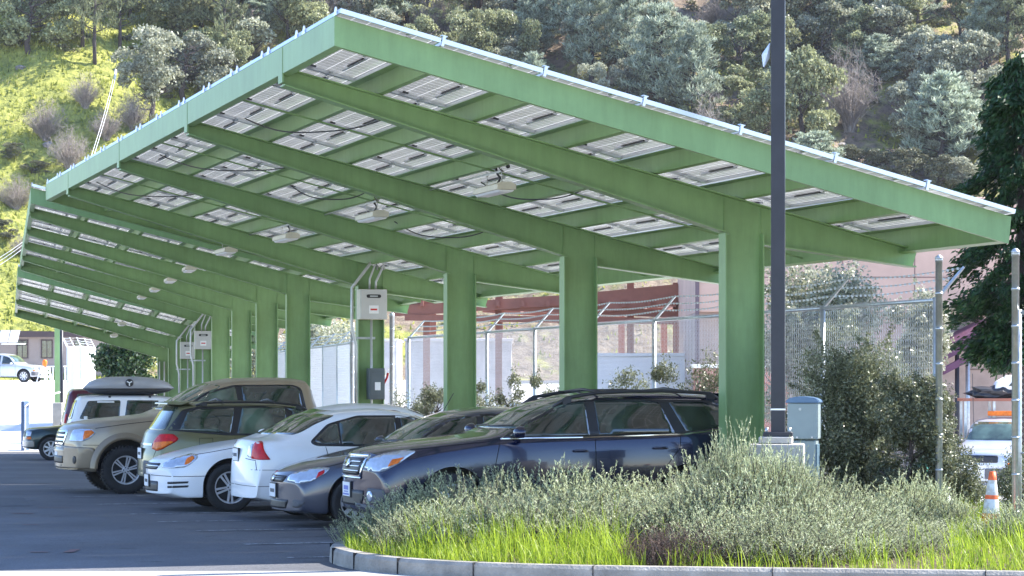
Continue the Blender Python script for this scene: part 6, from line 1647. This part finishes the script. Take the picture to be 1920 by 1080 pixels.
# rocks
for i, (cx_, cy_, s_) in enumerate(((1580, 275, 1.0), (1545, 140, 1.0), (88, 275, .7), (92, 272, .5), (40, 130, .8), (1300, 60, 1.3), (1320, 100, 1.0), (215, 290, .5), (1330, 85, .8))):
    p = hillpoint(cx_, cy_); bm = bmesh.new(); bmesh.ops.create_icosphere(bm, subdivisions=3, radius=s_ * .5)
    gg = np.random.default_rng(i)
    for v in bm.verts:
        v.co *= 1 + .25 * math.sin(v.co.x * 5 / s_ + i) * math.sin(v.co.y * 6 / s_ + i * 2) + .1 * math.sin(v.co.z * 14 / s_); v.co.z *= .65
    tag(obj('boulder', bm, mat('rock', (.22, .2, .19), .9, var=.35, scale=3, bump=.8) if i == 0 else bpy.data.materials['rock'], None, loc=p), ['pale grey boulder below the leafless shrub at right', 'grey boulder uphill of the leafless shrub at right', 'small boulder among the shrubs on the left grassy slope', 'smallest boulder beside another on the left grassy slope', 'boulder near the top of the left grassy slope', 'large boulder on the bare soil patch left of the lamp post', 'boulder lower on the bare soil patch left of the lamp post', 'small boulder just above the carport edge at left', 'middle boulder on the bare soil patch left of the lamp post'][i], 'boulder', 'boulders on the hillside')
# scrub understorey that nobody could count
def understorey():
    g = np.random.default_rng(5); P = []
    C = []
    while len(C) < 420:
        qx, qy = g.uniform(0, 1920), g.uniform(0, 360)
        if qx < 260 and qy > 110: continue
        p = hillpoint(qx, qy); C.append((p.x, p.y, p.z, g.uniform(.4, 1.2)))
    C = np.array(C); n = 42000; i = g.integers(0, len(C), n); d = rdir(n, g); d[:, 2] = np.abs(d[:, 2])
    P = C[i, :3] + d * C[i, 3:4] * g.uniform(.4, 1.1, (n, 1)) * [1, 1, .6]
    V, F = leafcloud(P, .26, .6, g)
    o = obj('hill_scrub', npmesh('hill_scrub', V, F), leafmat('scrub_leaves', (.06, .065, .035), (.2, .19, .11), .6, .2, .25, .3)); tag(o, 'low scrub covering the ground between the hillside trees', 'scrub', kind='stuff')
understorey()
# dark conifer at right
def conifer():
    z = 34; x = px(1918, z); g = np.random.default_rng(61); gz = G(x, z)
    r = thing('dark_conifer', 'dense dark green conifer at the right edge of the view', 'tree', Matrix.Translation((x, z, gz)))
    H = ph(95, z) - gz; bm = bmesh.new(); tube(bm, [(0, 0, -.3), (0, 0, H * .5), (0, 0, H * .97)], [.16, .11, .02], 8)
    base = ph(655, z) - gz; sprays = []
    for b in range(430):
        u = g.random() ** 1.15; zz = base * .95 + (H - base) * u; Rr = (.94 * (1 - u) ** .45 + .06) * (.62 + .38 * sstep(u, 0, .22)); a = g.uniform(0, 6.28); L_ = Rr * g.uniform(.6, 1.32)
        q = np.array([0, 0, zz + .1]); e = np.array([math.cos(a) * L_, math.sin(a) * L_, zz - .18 * L_ + g.normal(0, .1)])
        if b % 3 == 0: tube(bm, [tuple(q), tuple((q + e) / 2 + [0, 0, .06]), tuple(e)], [.02, .012, .005], 4, False)
        sprays.append((q, e))
    n = 60000; i = g.integers(0, len(sprays), n); Q = np.array([s[0] for s in sprays]); E = np.array([s[1] for s in sprays]); t = g.uniform(.45, 1.05, n)[:, None] ** .7
    P = Q[i] + (E[i] - Q[i]) * t + g.normal(0, .045, (n, 3)); d = E[i] - Q[i]; d[:, 2] -= .25; d /= np.linalg.norm(d, axis=1, keepdims=True); d += g.normal(0, .35, (n, 3)); d /= np.linalg.norm(d, axis=1, keepdims=True)
    e = np.cross(d, rdir(n, g)); e /= np.linalg.norm(e, axis=1, keepdims=True); s = .085 * g.uniform(.6, 1.4, n)[:, None]
    V, F = quads(P, d * s * .5, e * s * .5 * .38)
    obj('trunk', mk(bm, 'trunk', BARK), None, r); obj('crown', npmesh('crown', V, F), leafmat('conifer_leaves', (.008, .022, .008), (.03, .072, .018), .5, .15, 1.5, .3), r)
conifer()
# leafy shrubs made of small leaves
def leafy(name, label, cat, loc, W, D, H, n, leaf, lm, seed, K=24, asp=.5, trunk=True, kup=0.0, base=.1):
    g = np.random.default_rng(seed); r = thing(name, label, cat, Matrix.Translation(loc)); bm, tips = limbs(g, H * .7, W * .35, 12, .03 + .012 * H, start=.15, upb=1.0)
    C = []
    for k in range(K):
        a = g.uniform(0, 6.28); q = g.random() ** .5 * .8; z = H * (base + (.92 - base) * g.random() ** .8); sc = math.sqrt(max(.12, 1 - ((z / H - .35) / .72) ** 2)); C.append((math.cos(a) * q * W * .5 * sc, math.sin(a) * q * D * .5 * sc, z, min(W, H) * g.uniform(.10, .2)))
    C = np.array(C); i = g.integers(0, K, n); d = rdir(n, g); P = C[i, :3] + d * (C[i, 3] * g.uniform(.3, 1.1, n) ** .7)[:, None]; P[:, 2] = np.maximum(P[:, 2], .02)
    # sprigs reaching out of the crown
    m = n // 5; j = g.integers(0, K, 90); dd = rdir(90, g); dd[:, 2] = np.abs(dd[:, 2]) * 1.4 + .2; dd /= np.linalg.norm(dd, axis=1, keepdims=True); jj = g.integers(0, 90, m); t = g.uniform(.8, 1.9, m)[:, None]
    P2 = C[j[jj], :3] + dd[jj] * C[j[jj], 3:4] * t + g.normal(0, leaf * .5, (m, 3)); P = np.concatenate([P, P2])
    V, F = leafcloud(P, leaf, asp, g, (0, 0, 1), kup)
    if trunk: obj('stems', mk(bm, 'stems', BARK), None, r)
    else: bm.free()
    obj('crown', npmesh('crown', V, F), lm, r); return r
LM_FLW = leafmat('pale_glossy_leaves', (.16, .18, .09), (.5, .5, .38), .35, .4, 2, .6, (.75, .73, .62))
LM_BUSH = leafmat('dusty_bush_leaves', (.045, .055, .025), (.22, .235, .13), .4, .3, 1.6, .6, (.5, .48, .38))
LM_DARKL = leafmat('dark_glossy_leaves', (.010, .025, .010), (.06, .11, .035), .35, .2, 1, .6, (.16, .22, .07))
z = 33.5; leafy('pale_tree', 'tree of small pale glossy leaves behind the fence, left of the pink-tan wall', 'tree', (px(1545, z), z, G(px(1545, z), z)), 2.1, 1.8, ph(498, z) - G(px(1545, z), z), 30000, .05, LM_FLW, 71, 44, .55, base=.40)
z = 36; leafy('pale_tree', 'smaller pale-leaved tree behind the tall gate post', 'tree', (px(1722, z), z, G(px(1722, z), z)), 1.3, 1.3, ph(520, z) - G(px(1722, z), z), 12000, .05, LM_FLW, 72, 24, .55, base=.35)
z = 25.75; leafy('fence_shrub', 'broad dusty olive shrub pressed against the fence just left of the tall gate post', 'shrub', (px(1705, z), z, G(px(1705, z), z)), 1.0, .6, ph(690, z) - G(px(1705, z), z), 42000, .036, LM_BUSH, 173, 50, .4, base=.02)
z = 27.0; leafy('fence_shrub', 'big dusty olive shrub against the fence right of the utility cabinet', 'shrub', (px(1605, z), z, G(px(1605, z), z)), 1.5, .8, ph(640, z) - G(px(1605, z), z), 60000, .038, LM_BUSH, 73, 64, .4, base=.02)
z = 26.5; leafy('fence_shrub', 'low grey-green shrub behind the cone', 'shrub', (px(1810, z), z, G(px(1810, z), z)), .8, .8, ph(860, z) - G(px(1810, z), z), 14000, .032, LM_BUSH, 174, 22, .35, base=.02)
z = 26.9; leafy('fence_shrub', 'grey-green shrub just right of the tall gate post', 'shrub', (px(1752, z), z, G(px(1752, z), z)), .62, .8, ph(712, z) - G(px(1752, z), z), 18000, .035, LM_BUSH, 74, 30, .35, base=.02)
z = 25.2; leafy('fence_shrub', 'dark shrub at the right edge beside the cone', 'shrub', (px(1925, z), z, G(px(1925, z), z)), .85, .8, ph(845, z) - G(px(1925, z), z), 12000, .03, LM_BUSH, 75, 20, .35, base=.02)
for i, (q, z, yt, w, sd) in enumerate(((1460, 34, 600, 1.3, 76), (1560, 32, 560, .9, 77), (1310, 31.8, 660, 1.0, 78), (1250, 33.5, 672, .8, 79), (1180, 35, 685, .8, 80), (1120, 36.4, 668, .7, 81), (1030, 38, 690, .9, 82), (960, 39.7, 680, .9, 83), (915, 41.5, 700, .9, 84), (815, 45, 715, .8, 85), (760, 47.5, 722, .9, 86))):
    x = px(q, z); gz = G(x, z)
    leafy('fence_shrub', ['dusty shrub behind the fence seen through it beside the lamp post', 'upright shrub behind the fence just right of the lamp post', 'low grey shrub at the fence foot left of the nearest column', 'second low shrub left of the nearest column', 'third low shrub left of the nearest column', 'thin shrub at the fence foot right of the second column', 'low shrub at the fence foot left of the second column', 'bushy low shrub midway between the second and third columns', 'low shrub at the fence foot right of the third column', 'low shrub at the fence foot left of the third column', 'low shrub at the far end of the long fence'][i], 'shrub', (x, z, gz), w, .6, ph(yt, z) - gz, 5000, .04, LM_BUSH, sd, 14, .4, base=.05, kup=.4)
z = 103; leafy('leafy_tree', 'dark glossy-leaved tree beyond the roof cargo box at the left', 'tree', (px(238, z), z, -.8), 3.3, 2.6, ph(638, z) + .8, 26000, .13, LM_DARKL, 90, 40, .6, base=.2)
z = 88; leafy('leafy_tree', 'pale leafy tree seen between the columns right of the second carport', 'tree', (px(610, z), z, -.8), 3.6, 2.6, ph(600, z) + .8, 16000, .11, LM_FLW, 91, 34, .6, base=.2)
z = 96; leafy('leafy_tree', 'pale leafy tree seen through the gaps between the far columns', 'tree', (px(480, z), z, -.8), 4, 2.6, ph(625, z) + .8, 14000, .11, LM_FLW, 92, 30, .6, base=.2)
# ------------------------------------------------------------------ rosemary
LM_ROSE = leafmat('rosemary_needles', (.13, .16, .07), (.58, .62, .38), .5, .4, 2.5, .45, (.60, .60, .44))
LM_DEAD = leafmat('dried_rosemary', (.07, .045, .035), (.2, .14, .11), .8, .1, 2, .2)
def rosemary_mesh(seed, W=1.3, H=.7, ns=250, nn=34):
    g = np.random.default_rng(seed); C = []; D = []; U = []
    S = []
    for s in range(ns):
        a = g.uniform(0, 6.28); q = math.sqrt(g.random()) * W * .5; x, y = math.cos(a) * q, math.sin(a) * q; ztop = H * math.sqrt(max(.05, 1 - (q / (W * .55)) ** 2)) * g.uniform(.55, 1.18)
        L_ = g.uniform(.2, .46); d = np.array([math.cos(a) * .35 * q / W * 2 + g.normal(0, .22), math.sin(a) * .35 * q / W * 2 + g.normal(0, .22), 1.0]); d /= np.linalg.norm(d)
        z0 = max(0, ztop - L_); base = np.array([x, y, z0]); curve = g.normal(0, .08, 3) * [1, 1, 0]
        t = (np.arange(nn) + g.random(nn)) / nn; P = base + d * (t[:, None] * L_) + curve * (t[:, None] ** 2)
        nd = rdir(nn, g) * .75 + d * .75; nd /= np.linalg.norm(nd, axis=1, keepdims=True); C.append(P + nd * .010); D.append(nd)
        S.append((base, d * L_ + curve))
    # interior filling twigs
    m = 1800; a = g.uniform(0, 6.28, m); q = np.sqrt(g.random(m)) * W * .5; zt = H * np.sqrt(np.maximum(.05, 1 - (q / (W * .55)) ** 2)) * g.random(m) * .85
    C.append(np.stack([np.cos(a) * q, np.sin(a) * q, zt], 1)); D.append(rdir(m, g))
    C = np.concatenate(C); D = np.concatenate(D); n = len(C); e = np.cross(D, rdir(n, g)); e /= np.linalg.norm(e, axis=1, keepdims=True); s = .036 * g.uniform(.7, 1.3, n)[:, None]
    V, F = quads(C, D * s * .5, e * s * .5 * .26); me = npmesh('foliage', V, F)
    bm = bmesh.new()
    for b, d in S: tube(bm, [tuple(b * [.75, .75, .3]), tuple(b), tuple(b + d * .9)], [.005, .004, .002], 3, False)
    return mk(bm, 'stems', BARK), me
ROSE = [rosemary_mesh(s) for s in (41, 42, 43, 44)]
RP = []   # px column, depth, top row, width m, dead
for q, z, yt, w in ((715, 24.7, 935, .8), (770, 24.6, 905, .9), (830, 24.5, 880, 1.0), (900, 24.4, 872, 1.0), (970, 24.5, 868, 1.0), (1040, 24.5, 858, 1.05), (1110, 24.5, 866, 1.0), (1160, 24.3, 885, .9), (1225, 24.2, 885, .9), (1290, 24.4, 868, 1.0), (1340, 24.4, 830, .9), (1385, 23.6, 788, .7), (1360, 23.3, 812, .7), (1415, 23.2, 815, .7), (1445, 23.1, 838, .75), (1470, 23.0, 830, .6), (1500, 23.2, 848, .6), (1480, 23.2, 850, .9), (1540, 23.4, 870, 1.0), (1600, 23.8, 893, .9), (1650, 24.2, 925, .8),
                 (800, 23.6, 935, .9), (870, 23.4, 925, 1.0), (950, 23.4, 915, 1.0), (1030, 23.4, 910, 1.0), (1110, 23.4, 915, 1.0), (1190, 23.3, 925, 1.0), (1260, 23.2, 905, 1.0), (1330, 23.1, 890, 1.0), (1400, 22.9, 880, 1.0), (1460, 22.6, 905, 1.0), (1530, 22.6, 925, 1.0), (1600, 22.8, 945, 1.0), (1680, 23.0, 960, .9), (1760, 23.2, 965, .9), (1350, 22.3, 945, .9), (1430, 22.1, 950, .9), (1510, 22.0, 965, .9), (1590, 22.1, 975, .8), (1912, 23.2, 940, .6), (1930, 22.9, 930, .8), (1700, 22.2, 985, .7), (1715, 24.6, 880, .8), (1745, 24.5, 884, .7), (1690, 24.4, 905, .8), (1770, 24.2, 935, .6)):
    RP.append((q, z, yt, w, 0))
RP.append((1275, 22.0, 975, .75, 1)); RP.append((1215, 21.95, 985, .5, 1))
back_, front_ = 0, 0
for i, (q, z, yt, w, dead) in enumerate(sorted(RP, key=lambda r: (r[1] < 23.65, r[1] < 22.35, r[0]))):
    x = px(q, z); gz = soilz(x, z); H = ph(yt, z) - gz
    row = 'back row' if z > 23.65 else 'middle row' if z > 22.35 else 'front row'
    if i == 0 or row != lastrow: kk = 0
    lastrow = row
    lb = ('brown dried-out rosemary clump in the front row above the kerb' if w > .6 else 'smaller brown dried clump beside the larger one above the kerb') if dead else 'rosemary bush, %s from the left in the %s of the island' % (order[kk], row)
    if not dead: kk += 1
    j = int(g0.integers(0, 4)); st_, fo = ROSE[j]
    r = thing('rosemary_bush', lb, 'shrub', Matrix.Translation((x, z, gz - .02)) @ Matrix.Rotation(g0.uniform(0, 6.28), 4, 'Z') @ Matrix.Diagonal((w / 1.15, w / 1.15, H / .74, 1)), 'rosemary bushes on the planted island')
    for nm_, me_, mm in (('stems', st_, BARK), ('foliage', fo, LM_DEAD if dead else LM_ROSE)):
        if not me_.materials: me_.materials.append(LM_ROSE)
        o = bpy.data.objects.new(nm_, me_); COL.objects.link(o); o.parent = r
        if me_.materials[0] != mm: o.material_slots[0].link = 'OBJECT'; o.material_slots[0].material = mm
# ------------------------------------------------------------------ long grass on the island
def grass():
    g = np.random.default_rng(3); B = []
    while len(B) < 30000:
        x, y = g.uniform(-2.0, 6.5), g.uniform(20.4, 26.5)
        if not inpoly(x, y): continue
        e = edge_d(x, y); q = 960 + 4700 * x / y
        dens = 1.0 if e < 1.1 else .12
        if q > 1200: dens *= .35
        if q > 1780 and y < 27: dens = .8
        if q < 760: dens *= .7
        dens *= .35 + .65 * (math.sin(x * 7.3 + 2 * math.sin(y * 9.1)) * math.sin(y * 8.7 + x * 2) > -.45)
        if g.random() > dens: continue
        hgt = g.uniform(.12, .26) if e < .18 else (g.uniform(.06, .40) * (1.05 if 760 < q < 1180 else .75)) * (.45 + .85 * math.sin(x * 4.1 + 1.7 * math.sin(y * 5)) ** 2)
        B.append((x, y, soilz(x, y) - .02, hgt))
    B = np.array(B); n = len(B); a = g.uniform(0, 6.28, n); lean = np.where(g.random(n) < .25, g.uniform(.5, 1.3, n), g.uniform(.05, .55, n)); wd = g.uniform(.003, .0065, n)
    dx, dy = np.cos(a), np.sin(a); rows = []
    for t in (0, .4, .75, 1.0):
        off = lean * B[:, 3] * t ** 2; h = B[:, 3] * t * (1 - .25 * lean * t); c = np.stack([B[:, 0] + dx * off, B[:, 1] + dy * off, B[:, 2] + h], 1)
        w = wd * (1 - t * .92); b2 = a + 1.57 + g.normal(0, .1, n); s = np.stack([np.cos(b2) * w, np.sin(b2) * w, np.zeros(n)], 1); rows += [c - s, c + s]
    V = np.stack(rows, 1).reshape(-1, 3); idx = np.arange(n)[:, None] * 8
    F = np.concatenate([idx + [0, 1, 3, 2], idx + [2, 3, 5, 4], idx + [4, 5, 7, 6]])
    m = leafmat('grass_blades', (.09, .16, .013), (.42, .53, .05), .45, .48, 2.5, .4, (.46, .42, .18))
    tag(obj('long_grass', npmesh('long_grass', V, F), m), 'bright yellow-green long grass along the kerb of the island', 'grass', kind='stuff')
grass()
# ------------------------------------------------------------------ air between here and the hillside
def haze():
    bm = bmesh.new(); box(bm, -125, 125, -35, 270, -4, 72); fixn(bm); o = obj('haze', bm)
    m = bpy.data.materials.new('haze'); m.use_nodes = True; nt = m.node_tree; nt.nodes.clear()
    out = nt.nodes.new('ShaderNodeOutputMaterial'); v = nt.nodes.new('ShaderNodeVolumePrincipled')
    v.inputs['Color'].default_value = (.86, .88, 1, 1); v.inputs['Density'].default_value = .0001; v.inputs['Anisotropy'].default_value = .2
    nt.links.new(v.outputs[0], out.inputs['Volume']); o.data.materials.append(m); tag(o, 'thin pale haze over the whole valley', 'haze', kind='stuff')
haze()
